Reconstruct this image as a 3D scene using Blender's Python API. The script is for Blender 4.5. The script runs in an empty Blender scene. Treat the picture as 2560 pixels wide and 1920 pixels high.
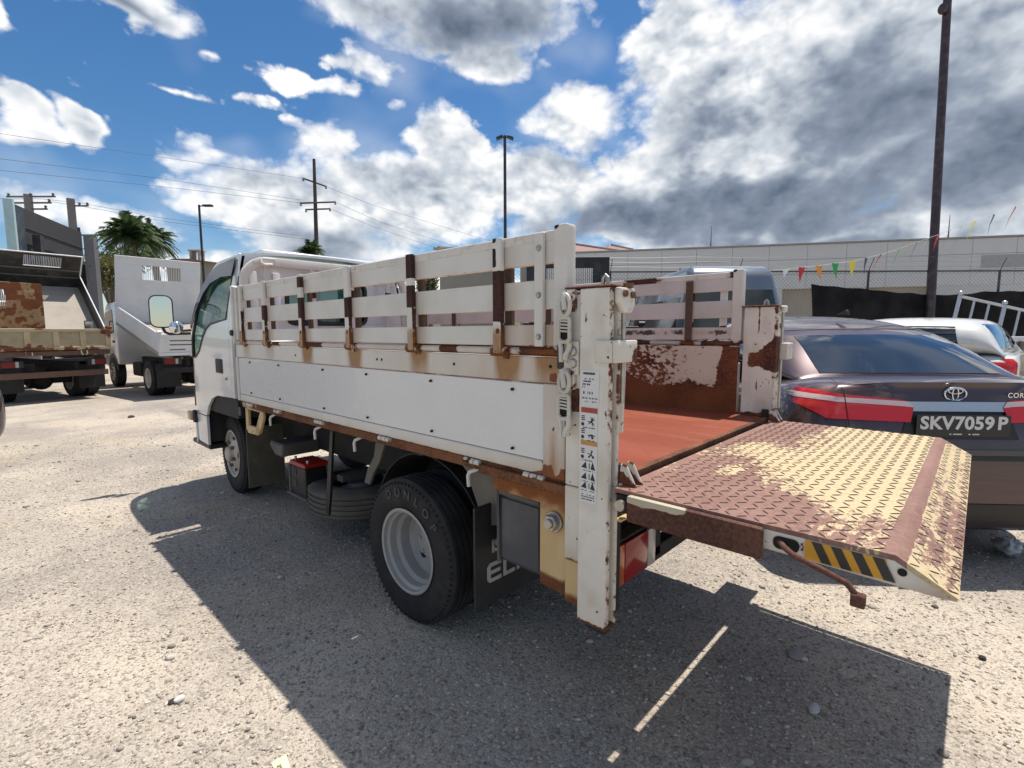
import bpy, bmesh, math, random
import numpy as np
from mathutils import Vector, Matrix
from mathutils.bvhtree import BVHTree
random.seed(7); rng = np.random.default_rng(7)
rad = math.radians
scene = bpy.context.scene
COL = scene.collection

# ------------------------------------------------------------------ camera
# world: X runs across the flatbed truck (to its right side), Y along it (towards its cab), Z up; ground z = 0, metres
FPX = 1253.365                                   # focal length in pixels of the 2560 x 1920 photograph
R = np.array([[0.68192195, 0.0766074, -0.72740206], [-0.73141975, 0.06767392, -0.67856126], [-0.00275666, 0.99476206, 0.1021805]])
CAM = np.array([0.0, 0.0, 1.42])
cd = bpy.data.cameras.new('camera'); cam = bpy.data.objects.new('camera', cd); COL.objects.link(cam)
cd.sensor_width = 36.0; cd.lens = 36.0 * FPX / 2560.0; cd.clip_start = 0.05; cd.clip_end = 3000
M = Matrix([list(R[i]) + [CAM[i]] for i in range(3)] + [[0, 0, 0, 1]])
cam.matrix_world = M
scene.camera = cam
def ray(px, py): return R @ np.array([px - 1280.0, 960.0 - py, -FPX])
def P(px, py, fwd): return CAM + ray(px, py) * (fwd / FPX)              # point at a given depth in front of the camera
def G(px, py, z=0.0):
    d = ray(px, py); return CAM + d * ((z - CAM[2]) / d[2])
def AE(px, py):
    d = ray(px, py); d = d / np.linalg.norm(d); return math.atan2(d[1], d[0]), math.asin(d[2])
def fwd_right(f, r): # ground point from depth and sideways offset from the camera
    v = R @ np.array([r, 0, -f]); return v[0], v[1]

# ------------------------------------------------------------------ light
SUN_EL, SUN_AZ = 71.0, 0.0                       # sun stands over the truck's right side
scene.render.engine = 'CYCLES'
scene.view_settings.view_transform = 'Standard'; scene.view_settings.look = 'None'
scene.view_settings.gamma = 1.0; scene.view_settings.use_curve_mapping = False
scene.view_settings.exposure = 0.9
world = bpy.data.worlds.new('World'); scene.world = world; world.use_nodes = True
sl = bpy.data.lights.new('sun', 'SUN'); sun = bpy.data.objects.new('sun', sl); COL.objects.link(sun)
sl.energy = 3.15; sl.angle = rad(0.5); sl.color = (1.0, 0.94, 0.86)
sun.rotation_euler = (0, rad(90 - SUN_EL), rad(SUN_AZ)); sun.location = (20, 0, 60)

def build_world():
    nt = world.node_tree; N = nt.nodes; L = nt.links; N.clear()
    def node(t, **k):
        n = N.new(t)
        for a, b in k.items(): setattr(n, a, b)
        return n
    def setin(sock, v):
        if isinstance(v, bpy.types.NodeSocket): L.new(v, sock)
        else: sock.default_value = v
    def math_(op, a, b=None, c=None, clamp=False):
        n = node('ShaderNodeMath', operation=op, use_clamp=clamp); setin(n.inputs[0], a)
        if b is not None: setin(n.inputs[1], b)
        if c is not None: setin(n.inputs[2], c)
        return n.outputs[0]
    def sstep(x, lo, hi):
        n = node('ShaderNodeMapRange', interpolation_type='SMOOTHSTEP'); setin(n.inputs[0], x)
        n.inputs[1].default_value = lo; n.inputs[2].default_value = hi; return n.outputs[0]
    def mixc(f, a, b):
        n = node('ShaderNodeMix', data_type='RGBA'); setin(n.inputs[0], f); setin(n.inputs[6], a); setin(n.inputs[7], b); return n.outputs[2]
    tc = node('ShaderNodeTexCoord').outputs['Generated']
    nrm = node('ShaderNodeVectorMath', operation='NORMALIZE'); L.new(tc, nrm.inputs[0]); d = nrm.outputs[0]
    def noise(vec, scale, detail=6, rough=.55, off=(0, 0, 0), stretch=(1, 1, 1.6)):
        m = node('ShaderNodeMapping'); L.new(vec, m.inputs[0]); m.inputs['Location'].default_value = off; m.inputs['Scale'].default_value = stretch
        n = node('ShaderNodeTexNoise'); L.new(m.outputs[0], n.inputs['Vector']); n.inputs['Scale'].default_value = scale
        n.inputs['Detail'].default_value = detail; n.inputs['Roughness'].default_value = rough; return n
    # warped azimuth / elevation: billows are made by pushing the cloud outlines about with noise
    sep = node('ShaderNodeSeparateXYZ'); L.new(d, sep.inputs[0])
    az0 = math_('ARCTAN2', sep.outputs[1], sep.outputs[0]); el0 = math_('ARCSINE', sep.outputs[2])
    wn = noise(d, 9.0, 2, .5); sc = node('ShaderNodeSeparateColor'); L.new(wn.outputs['Color'], sc.inputs[0])
    az = math_('MULTIPLY_ADD', math_('SUBTRACT', sc.outputs[0], .5), .12, az0); el = math_('MULTIPLY_ADD', math_('SUBTRACT', sc.outputs[1], .5), .095, el0)
    cmb = node('ShaderNodeCombineXYZ'); L.new(az, cmb.inputs[0]); L.new(el, cmb.inputs[1]); ae = cmb.outputs[0]
    def blob(px, py, rx, ry, k=1.0):
        px, py, rx, ry = [v * 1.1573 for v in (px, py, rx, ry)]
        c = AE(px, py); l = AE(px - rx, py); r_ = AE(px + rx, py); t = AE(px, py - ry); b = AE(px, py + ry)
        ra = abs(l[0] - r_[0]) / 2 + 1e-4; re = abs(t[1] - b[1]) / 2 + 1e-4
        n = node('ShaderNodeVectorMath', operation='MULTIPLY_ADD'); L.new(ae, n.inputs[0]); n.inputs[1].default_value = (1 / ra, 1 / re, 0); n.inputs[2].default_value = (-c[0] / ra, -c[1] / re, 0)
        q = node('ShaderNodeVectorMath', operation='LENGTH'); L.new(n.outputs[0], q.inputs[0])
        return math_('MULTIPLY_ADD', q.outputs['Value'], -k, k)
    cover = [(280, -10, 230, 72, 1.0), (-20, 20, 60, 70, .6), (45, 255, 100, 72, 1.0), (175, 262, 75, 80, 1.0), (60, 440, 140, 55, .9), (230, 490, 220, 62, .8), (440, 565, 300, 50, .7),
             (400, 212, 210, 20, .36), (540, 224, 140, 26, .42), (690, 175, 140, 40, .6), (815, 140, 130, 52, .8), (960, 20, 400, 120, 1.4), (1080, 110, 140, 95, 1.2), (852, 215, 40, 30, .5),
             (460, 340, 120, 44, .8), (725, 325, 100, 74, 1.1), (600, 430, 240, 100, 1.3), (955, 305, 135, 90, 1.2), (860, 440, 300, 125, 1.6), (1060, 400, 140, 110, 1.2), (700, 515, 280, 75, .9),
             (1470, 100, 175, 180, 1.6), (1255, 262, 150, 92, 1.2), (1190, 395, 200, 110, 1.3), (1800, 170, 560, 300, 2.6), (1570, 440, 480, 150, 2.0), (2180, 380, 400, 260, 2.2), (2260, 40, 320, 230, 2.0),
             (1900, 530, 620, 120, 1.6), (1200, 500, 190, 55, .8), (470, 115, 60, 15, .3), (360, 290, 28, 12, .3), (800, 585, 560, 52, .7), (200, 600, 420, 60, .7), (1500, 600, 700, 60, .9), (2250, 600, 400, 60, .9), (1720, 330, 540, 170, 2.0)]
    f = None
    for c in cover:
        b = blob(*c)
        f = b if f is None else math_('SMOOTH_MAX', f, b, .15)
    # generic broken cloud everywhere else in the sky
    gen = noise(d, 2.4, 3, .5, (7, 2, 4), (1, 1, 1.4)).outputs['Fac']
    outside = math_('MAXIMUM', sstep(math_('ABSOLUTE', math_('SUBTRACT', az0, .75)), .85, 1.0), sstep(el0, .66, .78))
    gen = math_('SUBTRACT', math_('MULTIPLY', math_('SUBTRACT', gen, .45), 3.6), math_('MULTIPLY', math_('SUBTRACT', 1.0, outside), 3.0))
    f = math_('MAXIMUM', f, gen)
    # cauliflower relief: ridged noise at two sizes, and the same noise a little higher up for the shading
    def billow(off, k, det):
        q = noise(d, 9.0, 3, .5, (2, 5, 1 + off), (1, 1, 1.5)).outputs['Fac']; r = noise(d, 26.0, det, .55, (1, 8, 3 + off * 2.2), (1, 1, 1.4)).outputs['Fac']
        q = math_('ABSOLUTE', math_('MULTIPLY_ADD', q, 2.0, -1.0)); r = math_('ABSOLUTE', math_('MULTIPLY_ADD', r, 2.0, -1.0))
        return math_('MULTIPLY_ADD', r, k, math_('MULTIPLY', q, .9))                    # 0 at the creases between billows
    bl = billow(0.0, .50, 4); bs = billow(0.0, .32, 2); bu = billow(.085, .32, 2)
    dens = math_('ADD', f, math_('MULTIPLY_ADD', bl, .85, -.25))
    soft = noise(d, 5.0, 2, .5, (9, 5, 6)).outputs['Fac']
    wid = math_('MULTIPLY_ADD', sstep(soft, .36, .62), .45, .22)
    a_ = math_('DIVIDE', math_('SUBTRACT', dens, .02), wid); alpha = sstep(a_, 0., 1.)
    alpha = math_('MAXIMUM', alpha, math_('MULTIPLY', sstep(soft, .46, .70), .22))
    dark = None
    for c, k in [((1030, 45, 290, 120), .9), ((260, 5, 220, 44), .6), ((1640, 455, 620, 105), 1.35), ((2110, 330, 400, 220), 1.15), ((1520, 260, 170, 110), .6), ((1880, 240, 420, 220), .9),
                 ((1270, 490, 260, 66), .85), ((120, 315, 150, 34), .5), ((720, 520, 300, 66), .55), ((1780, 540, 360, 56), .8), ((860, 410, 190, 54), .42), ((1230, 340, 160, 38), .42), ((600, 405, 170, 44), .35), ((90, 485, 200, 30), .4)]:
        b = blob(*c, k); dark = b if dark is None else math_('SMOOTH_MAX', dark, b, .2)
    dark = sstep(math_('MAXIMUM', dark, math_('MULTIPLY_ADD', gen, .6, -.2)), -.10, .85)
    rel = math_('MULTIPLY_ADD', bl, .15, math_('SUBTRACT', bs, bu))
    rim = math_('SUBTRACT', 1.0, sstep(dens, .10, .75))
    lit = math_('MULTIPLY_ADD', math_('MULTIPLY', rel, math_('MULTIPLY_ADD', dark, -.55, 1.0)), .85, .70)
    lit = math_('MULTIPLY_ADD', rim, .22, lit)
    lit = math_('MULTIPLY_ADD', math_('SUBTRACT', soft, .5), .5, lit)
    lit = math_('MULTIPLY_ADD', dark, -.56, lit)
    ramp = node('ShaderNodeValToRGB'); L.new(lit, ramp.inputs[0]); cr = ramp.color_ramp
    cr.elements[0].position = 0.0; cr.elements[0].color = (.105, .14, .205, 1)
    cr.elements[1].position = 1.0; cr.elements[1].color = (1.0, 1.0, 1.0, 1)
    e = cr.elements.new(.30); e.color = (.27, .32, .40, 1)
    e = cr.elements.new(.62); e.color = (.60, .645, .70, 1)
    e = cr.elements.new(.82); e.color = (.87, .88, .895, 1)
    sky = node('ShaderNodeTexSky', sky_type='NISHITA'); sky.sun_disc = False; sky.sun_elevation = rad(SUN_EL); sky.sun_rotation = rad(90 - SUN_AZ)
    sky.air_density = 1.0; sky.dust_density = .25; sky.ozone_density = 3.0
    hs = node('ShaderNodeHueSaturation'); L.new(sky.outputs[0], hs.inputs['Color']); hs.inputs['Saturation'].default_value = 1.26; hs.inputs['Value'].default_value = .60
    cl = node('ShaderNodeVectorMath', operation='SCALE'); L.new(ramp.outputs[0], cl.inputs[0]); cl.inputs['Scale'].default_value = 5.9
    col = mixc(alpha, hs.outputs[0], cl.outputs[0])
    world.cycles.sampling_method = 'MANUAL'; world.cycles.sample_map_resolution = 512
    bg = node('ShaderNodeBackground'); L.new(col, bg.inputs[0]); bg.inputs[1].default_value = 0.1
    out = node('ShaderNodeOutputWorld'); L.new(bg.outputs[0], out.inputs[0])
build_world()

# ------------------------------------------------------------------ materials
MATS = {}
class NT:
    def __init__(s, name):
        s.m = bpy.data.materials.new(name); s.m.use_nodes = True; s.t = s.m.node_tree; s.N = s.t.nodes; s.L = s.t.links
        s.b = s.N['Principled BSDF']; s.out = s.N['Material Output']
    def node(s, t, **k):
        n = s.N.new(t)
        for a, b in k.items(): setattr(n, a, b)
        return n
    def set(s, sock, v):
        if isinstance(v, bpy.types.NodeSocket): s.L.new(v, sock)
        else: sock.default_value = v if not (isinstance(v, tuple) and len(v) == 3 and sock.type == 'RGBA') else (*v, 1)
    def math(s, op, a, b=None, c=None):
        n = s.node('ShaderNodeMath', operation=op); s.set(n.inputs[0], a)
        if b is not None: s.set(n.inputs[1], b)
        if c is not None: s.set(n.inputs[2], c)
        return n.outputs[0]
    def step(s, x, lo, hi, a=0., b=1.):
        n = s.node('ShaderNodeMapRange', interpolation_type='SMOOTHSTEP'); s.set(n.inputs[0], x)
        for i, v in enumerate((lo, hi, a, b)): s.set(n.inputs[i + 1], v)
        return n.outputs[0]
    def mix(s, f, a, b):
        n = s.node('ShaderNodeMix', data_type='RGBA'); s.set(n.inputs[0], f); s.set(n.inputs[6], a); s.set(n.inputs[7], b); return n.outputs[2]
    def coord(s): return s.node('ShaderNodeTexCoord').outputs['Object']
    def noise(s, scale, detail=4, rough=.5, stretch=(1, 1, 1), vec=None, off=(0, 0, 0)):
        m = s.node('ShaderNodeMapping'); s.L.new(vec or s.coord(), m.inputs[0]); m.inputs['Scale'].default_value = stretch; m.inputs['Location'].default_value = off
        n = s.node('ShaderNodeTexNoise'); s.L.new(m.outputs[0], n.inputs['Vector']); n.inputs['Scale'].default_value = scale
        n.inputs['Detail'].default_value = detail; n.inputs['Roughness'].default_value = rough; return n.outputs['Fac']
    def attr(s, name): 
        n = s.node('ShaderNodeAttribute'); n.attribute_name = name; return n.outputs['Fac']
    def bump(s, h, strength=.3, dist=.01):
        n = s.node('ShaderNodeBump'); s.set(n.inputs['Height'], h); n.inputs['Strength'].default_value = strength; n.inputs['Distance'].default_value = dist
        s.L.new(n.outputs[0], s.b.inputs['Normal'])
    def P(s, **k):
        for a, v in k.items(): s.set(s.b.inputs[a.replace('_', ' ')], v)
        return s

def paint(name, col, rough=.4, metal=0., dirt=.25, dirtcol=(.22, .19, .15), scale=6., coat=0., bump=.0, spec=.5):
    if name in MATS: return MATS[name]
    n = NT(name); a = n.noise(scale, 6, .6); b = n.noise(scale * 9, 5, .6, off=(3, 3, 3))
    f = n.math('MULTIPLY', n.step(a, .42, .75), dirt); f = n.math('MULTIPLY_ADD', n.step(b, .5, .8), dirt * .4, f)
    n.P(Base_Color=n.mix(f, col, dirtcol), Roughness=n.math('MULTIPLY_ADD', a, .2, rough - .1), Metallic=metal, Coat_Weight=coat); n.b.inputs['Specular IOR Level'].default_value = spec
    if bump: n.bump(b, bump, .004)
    MATS[name] = n.m; return n.m

def worn(name, col, rust1=(.045, .014, .010), rust2=(.19, .070, .032), rough=.45, base=.0, nscale=22., dirt=.25, chips=.0, sharp=.05, stain=(.30, .145, .035), dirtcol=(.30, .25, .17), contrast=.8, spec=.4, stretch=(1, 1, 1)):
    """old paint over rust: the per-vertex 'wear' says where the paint is gone, 'stain' where rust has run down over it"""
    if name in MATS: return MATS[name]
    n = NT(name)
    w = n.attr('wear'); s = n.attr('stain')
    a = n.noise(nscale, 8, .62, stretch); b = n.noise(5, 4, .5, off=(4, 1, 2)); c = n.noise(90, 3, .6, off=(1, 7, 2)); sp = n.noise(130, 2, .5, off=(5, 5, 5))
    m = n.math('ADD', w, n.math('MULTIPLY', n.math('SUBTRACT', a, .5), contrast)); m = n.math('ADD', m, base)
    mask = n.step(m, .5 - sharp, .5 + sharp)
    if chips:
        ch = n.step(n.noise(48, 3, .5, off=(8, 8, 1)), .70 - chips * .1, .715 - chips * .1); mask = n.math('MAXIMUM', mask, ch)
    halo = n.step(m, .34, .5)
    d = n.math('MULTIPLY', n.step(b, .35, .8), dirt); d = n.math('MULTIPLY_ADD', n.step(sp, .55, .8), dirt * .35, d)
    pc = n.mix(d, col, dirtcol)
    st = n.math('MULTIPLY', s, n.math('MULTIPLY_ADD', n.noise(7, 3, .5, (1, 2, .6)), .8, .42)); st = n.math('MINIMUM', st, .92)
    pc = n.mix(st, pc, n.mix(n.math('MULTIPLY', a, .5), stain, (.20, .07, .014)))
    pc = n.mix(n.math('MULTIPLY', halo, .35), pc, (.33, .17, .06))
    rc = n.mix(n.step(n.math('MULTIPLY_ADD', c, .5, n.math('MULTIPLY', b, .5)), .35, .65), rust1, rust2)
    rc = n.mix(n.math('MINIMUM', n.math('MULTIPLY', s, .85), .85), rc, n.mix(c, (.30, .10, .022), (.15, .045, .014)))
    n.P(Base_Color=n.mix(mask, pc, rc), Roughness=n.step(mask, 0., 1., rough, .88)); n.b.inputs['Specular IOR Level'].default_value = spec
    n.bump(n.math('SUBTRACT', n.math('MULTIPLY', c, .25), mask), .35, .0025)
    MATS[name] = n.m; return n.m

def plain(name, col, rough=.5, metal=0., **k):
    if name in MATS: return MATS[name]
    n = NT(name); n.P(Base_Color=col, Roughness=rough, Metallic=metal)
    for a, v in k.items(): n.set(n.b.inputs[a.replace('_', ' ')], v)
    MATS[name] = n.m; return n.m

def glass(name, tint=(.55, .75, .72), refl=.12, clear=.9):
    if name in MATS: return MATS[name]
    n = NT(name); t = n.node('ShaderNodeBsdfTransparent'); t.inputs[0].default_value = (*[v * clear for v in tint], 1)
    g = n.node('ShaderNodeBsdfGlossy'); g.inputs['Roughness'].default_value = .02; fr = n.node('ShaderNodeFresnel'); fr.inputs[0].default_value = 1.5
    mx = n.node('ShaderNodeMixShader'); n.L.new(n.math('MINIMUM', n.math('MAXIMUM', fr.outputs[0], refl * .5), .20), mx.inputs[0]); n.L.new(t.outputs[0], mx.inputs[1]); n.L.new(g.outputs[0], mx.inputs[2]); n.L.new(mx.outputs[0], n.out.inputs[0])
    MATS[name] = n.m; return n.m

def rubber(name='rubber', col=(.018, .018, .019), dust=.35, dustcol=(.11, .095, .08)):
    if name in MATS: return MATS[name]
    n = NT(name); a = n.noise(7, 6, .6); b = n.noise(60, 4, .6)
    n.P(Base_Color=n.mix(n.math('MULTIPLY', n.step(a, .35, .8), dust), col, dustcol), Roughness=.75); n.b.inputs['Specular IOR Level'].default_value = .3; n.bump(b, .12, .003)
    MATS[name] = n.m; return n.m

# ------------------------------------------------------------------ mesh helpers
class MB:
    def __init__(s): s.v = []; s.f = []
    def add(s, vs, fs):
        o = len(s.v); s.v += [tuple(map(float, v)) for v in vs]; s.f += [tuple(i + o for i in f) for f in fs]; return s
    def box(s, x0, x1, y0, y1, z0, z1):
        return s.add([(x0, y0, z0), (x1, y0, z0), (x1, y1, z0), (x0, y1, z0), (x0, y0, z1), (x1, y0, z1), (x1, y1, z1), (x0, y1, z1)],
                     [(3, 2, 1, 0), (4, 5, 6, 7), (0, 1, 5, 4), (1, 2, 6, 5), (2, 3, 7, 6), (3, 0, 4, 7)])
    def obox(s, c, size, mat):
        c = Vector(c); o = len(s.v); t = MB().box(-size[0] / 2, size[0] / 2, -size[1] / 2, size[1] / 2, -size[2] / 2, size[2] / 2)
        return s.add([c + mat @ Vector(v) for v in t.v], t.f)
    def prism(s, pts, axis, a, b):
        k = len(pts)
        def mk(p, h): return {'x': (h, p[0], p[1]), 'y': (p[0], h, p[1]), 'z': (p[0], p[1], h)}[axis]
        vs = [mk(p, a) for p in pts] + [mk(p, b) for p in pts]
        return s.add(vs, [tuple(range(k))[::-1], tuple(range(k, 2 * k))] + [(i, (i + 1) % k, k + (i + 1) % k, k + i) for i in range(k)])
    def tube(s, path, r, n=8, closed=False):
        path = [Vector(p) for p in path]; k = len(path); rings = []
        rr = r if isinstance(r, (list, tuple)) else [r] * k
        up = None
        for i, p in enumerate(path):
            if closed: t = path[(i + 1) % k] - path[i - 1]
            else: t = path[min(i + 1, k - 1)] - path[max(i - 1, 0)]
            t.normalize()
            if up is None:
                up = Vector((0, 0, 1)) if abs(t.z) < .9 else Vector((1, 0, 0))
            a = t.cross(up)
            if a.length < 1e-5: a = t.orthogonal()
            a.normalize(); b = a.cross(t).normalized(); up = b
            rings.append([p + (a * math.cos(q) + b * math.sin(q)) * rr[i] for q in [2 * math.pi * j / n for j in range(n)]])
        vs = [v for ring in rings for v in ring]; fs = []
        for i in range(k if closed else k - 1):
            for j in range(n):
                a0 = i * n + j; a1 = i * n + (j + 1) % n; b0 = ((i + 1) % k) * n + j; b1 = ((i + 1) % k) * n + (j + 1) % n
                fs.append((a0, a1, b1, b0))
        if not closed: fs += [tuple(range(n))[::-1], tuple(range((k - 1) * n, k * n))]
        return s.add(vs, fs)
    def cyl(s, a, b, r, n=16): return s.tube([a, b], r, n)
    def lathe(s, prof, c, axis='x', n=40, caps=True, sign=1):
        """profile (radius, height along axis)"""
        vs = []; fs = []; k = len(prof)
        for j in range(n):
            q = 2 * math.pi * j / n
            for r, h in prof:
                u, v = r * math.cos(q), r * math.sin(q); h *= sign
                vs.append({'x': (c[0] + h, c[1] + u, c[2] + v), 'y': (c[0] + u, c[1] + h, c[2] + v), 'z': (c[0] + u, c[1] + v, c[2] + h)}[axis])
        for j in range(n):
            for i in range(k - 1): fs.append((j * k + i, j * k + i + 1, ((j + 1) % n) * k + i + 1, ((j + 1) % n) * k + i))
        if caps:
            if prof[0][0] > 1e-6: fs.append(tuple(j * k for j in range(n)))
            if prof[-1][0] > 1e-6: fs.append(tuple(j * k + k - 1 for j in range(n)))
        return s.add(vs, fs)
    def ball(s, c, r, n=10, sc=(1, 1, 1)):
        prof = [(math.sin(math.pi * i / n) * r, -math.cos(math.pi * i / n) * r) for i in range(n + 1)]
        o = len(s.v); s.lathe(prof, (0, 0, 0), 'z', n * 2, False)
        s.v[o:] = [(c[0] + v[0] * sc[0], c[1] + v[1] * sc[1], c[2] + v[2] * sc[2]) for v in s.v[o:]]; return s
    def grid(s, fn, nu, nv):
        vs = [fn(i / nu, j / nv) for j in range(nv + 1) for i in range(nu + 1)]
        return s.add(vs, [(j * (nu + 1) + i, j * (nu + 1) + i + 1, (j + 1) * (nu + 1) + i + 1, (j + 1) * (nu + 1) + i) for j in range(nv) for i in range(nu)])
    def mesh(s, name, bevel=0., seg=1, smooth=35., cut=None, off=(0, 0, 0), merge=1e-5, solid=0.):
        bm = bmesh.new(); vv = [bm.verts.new((v[0] - off[0], v[1] - off[1], v[2] - off[2])) for v in s.v]
        for f in s.f:
            try: bm.faces.new([vv[i] for i in f])
            except ValueError: pass
        if merge: bmesh.ops.remove_doubles(bm, verts=bm.verts, dist=merge)
        bmesh.ops.recalc_face_normals(bm, faces=bm.faces)
        if solid:
            bmesh.ops.solidify(bm, geom=list(bm.faces), thickness=solid)
        if bevel:
            ed = [e for e in bm.edges if len(e.link_faces) == 2 and e.calc_face_angle(0) > rad(30)]
            bmesh.ops.bevel(bm, geom=ed, offset=bevel, segments=seg, affect='EDGES', clamp_overlap=True, profile=.5)
        if cut:
            for ax, h in zip(range(3), cut):
                if not h: continue
                lo = min(v.co[ax] for v in bm.verts); hi = max(v.co[ax] for v in bm.verts); k = int((hi - lo) / h)
                no = [0, 0, 0]; no[ax] = 1
                for i in range(1, k + 1):
                    co = [0, 0, 0]; co[ax] = lo + (hi - lo) * i / (k + 1)
                    bmesh.ops.bisect_plane(bm, geom=bm.verts[:] + bm.edges[:] + bm.faces[:], plane_co=co, plane_no=no)
        me = bpy.data.meshes.new(name); bm.to_mesh(me); bm.free()
        if smooth:
            me.shade_smooth()
            try: me.set_sharp_from_angle(angle=rad(smooth))
            except Exception: pass
        return me

def put(name, me, mat, parent=None, label=None, kind=None, loc=None, rot=None):
    o = bpy.data.objects.new(name, me); COL.objects.link(o)
    if mat is not None and not me.materials: me.materials.append(mat)
    if parent is not None: o.parent = parent
    if loc is not None: o.location = loc
    if rot is not None: o.rotation_euler = rot
    if label: o['label'] = label
    if kind: o['kind'] = kind
    return o

def thing(name, label, cat, loc=(0, 0, 0), rotz=0., group=None):
    o = bpy.data.objects.new(name, None); COL.objects.link(o); o.empty_display_size = .2
    o.location = loc; o.rotation_euler = (0, 0, rotz); o['label'] = label; o['category'] = cat
    if group: o['group'] = group
    return o
def tag(o, label, cat, group=None):
    o['label'] = label; o['category'] = cat
    if group: o['group'] = group
    return o

# value noise for painting wear into vertices
_T = rng.random((256, 256))
def vnoise(x, y):
    x = np.asarray(x, float); y = np.asarray(y, float); xi = np.floor(x).astype(int); yi = np.floor(y).astype(int); fx = x - xi; fy = y - yi
    fx = fx * fx * (3 - 2 * fx); fy = fy * fy * (3 - 2 * fy); t = lambda a, b: _T[a % 256, b % 256]
    return (t(xi, yi) * (1 - fx) + t(xi + 1, yi) * fx) * (1 - fy) + (t(xi, yi + 1) * (1 - fx) + t(xi + 1, yi + 1) * fx) * fy
def fbm(x, y, o=4):
    r = 0; a = .5
    for i in range(o): r = r + a * vnoise(np.asarray(x) * 2 ** i + 17 * i, np.asarray(y) * 2 ** i + 5 * i); a *= .5
    return r / (1 - .5 ** o)
def ss(x, a, b):
    t = np.clip((np.asarray(x, float) - a) / (b - a), 0, 1); return t * t * (3 - 2 * t)
def bumpf(x, c, w, soft=.01): return ss(w / 2 - np.abs(np.asarray(x) - c), -soft, soft)
def setwear(o, fn, off=(0, 0, 0)):
    me = o.data; n = len(me.vertices); co = np.empty(n * 3); me.vertices.foreach_get('co', co); co = co.reshape(-1, 3) + np.array(off)
    r = fn(co[:, 0], co[:, 1], co[:, 2])
    w, s = r if isinstance(r, tuple) else (r, np.zeros(n))
    for nm, a in (('wear', w), ('stain', s)):
        at = me.attributes.new(nm, 'FLOAT', 'POINT'); at.data.foreach_set('value', np.broadcast_to(np.asarray(a, np.float32), (n,)).astype(np.float32))
    return o

_FONT = {}
def text_mesh(txt, size, extrude=.001, bold=0., shear=0., spacing=1.):
    cu = bpy.data.curves.new('txt', 'FONT'); cu.body = txt; cu.size = size; cu.extrude = extrude; cu.offset = bold; cu.shear = shear; cu.space_character = spacing
    cu.align_x = 'CENTER'; cu.align_y = 'CENTER'; cu.resolution_u = 3
    o = bpy.data.objects.new('txt', cu); COL.objects.link(o); dg = bpy.context.evaluated_depsgraph_get()
    me = bpy.data.meshes.new_from_object(o.evaluated_get(dg)); bpy.data.objects.remove(o); bpy.data.curves.remove(cu); return me
def xform_mesh(me, mat): me.transform(mat); return me
def frame(o, ex, ey, ez):
    return Matrix([[ex[0], ey[0], ez[0], o[0]], [ex[1], ey[1], ez[1], o[1]], [ex[2], ey[2], ez[2], o[2]], [0, 0, 0, 1]])
def mesh_to_mb(me, mb=None):
    mb = mb or MB(); mb.add([tuple(v.co) for v in me.vertices], [tuple(p.vertices) for p in me.polygons]); return mb

# ------------------------------------------------------------------ ground
def gravel_mat():
    n = NT('gravel'); v = n.coord()
    vo = n.node('ShaderNodeTexVoronoi'); n.L.new(v, vo.inputs['Vector']); vo.inputs['Scale'].default_value = 88
    vo2 = n.node('ShaderNodeTexVoronoi'); n.L.new(v, vo2.inputs['Vector']); vo2.inputs['Scale'].default_value = 190
    big = n.noise(.55, 6, .6); mid = n.noise(3.1, 6, .65, off=(3, 2, 0)); fine = n.noise(45, 6, .7, off=(1, 9, 0)); grit = n.noise(240, 3, .6)
    sep = n.node('ShaderNodeSeparateColor'); n.L.new(vo.outputs['Color'], sep.inputs[0]); sep2 = n.node('ShaderNodeSeparateColor'); n.L.new(vo2.outputs['Color'], sep2.inputs[0])
    c = n.mix(n.step(big, .36, .64), (.30, .265, .235), (.53, .46, .37))
    c = n.mix(n.math('MULTIPLY', n.step(mid, .48, .70), .5), c, (.33, .285, .245))
    c = n.mix(n.math('MULTIPLY', n.step(n.noise(1.0, 5, .6, off=(8, 3, 0)), .52, .70), .6), c, (.50, .40, .275))
    c = n.mix(n.math('MULTIPLY', n.step(sep.outputs[0], .55, .9), .40), c, (.62, .56, .48))
    c = n.mix(n.math('MULTIPLY', n.step(sep.outputs[1], .82, .90), .6), c, (.15, .13, .11))
    c = n.mix(n.math('MULTIPLY', n.step(sep2.outputs[1], .76, .86), .5), c, (.16, .14, .12))
    c = n.mix(n.math('MULTIPLY', n.step(fine, .60, .74), .45), c, (.18, .155, .13))
    c = n.mix(n.math('MULTIPLY', n.step(grit, .55, .8), .35), c, (.66, .60, .52))
    # dark tyre tracks and damp stains
    tr = n.noise(1.1, 4, .55, (2.2, .22, 1), off=(2.3, 0.6, 0)); c = n.mix(n.math('MULTIPLY', n.step(tr, .60, .75), .5), c, (.20, .18, .16))
    h = n.math('MULTIPLY_ADD', n.math('SUBTRACT', .6, vo.outputs['Distance']), 1.0, n.math('MULTIPLY', fine, .9)); h = n.math('MULTIPLY_ADD', vo2.outputs['Distance'], -.5, h)
    n.P(Base_Color=c, Roughness=.95); n.b.inputs['Specular IOR Level'].default_value = .15; n.bump(h, .55, .009)
    return n.m
GM = gravel_mat()
def ground_h(x, y):
    return 0.012 * (fbm(np.asarray(x) * 1.7 + 40, np.asarray(y) * 1.7 + 40, 3) - .5)
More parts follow.
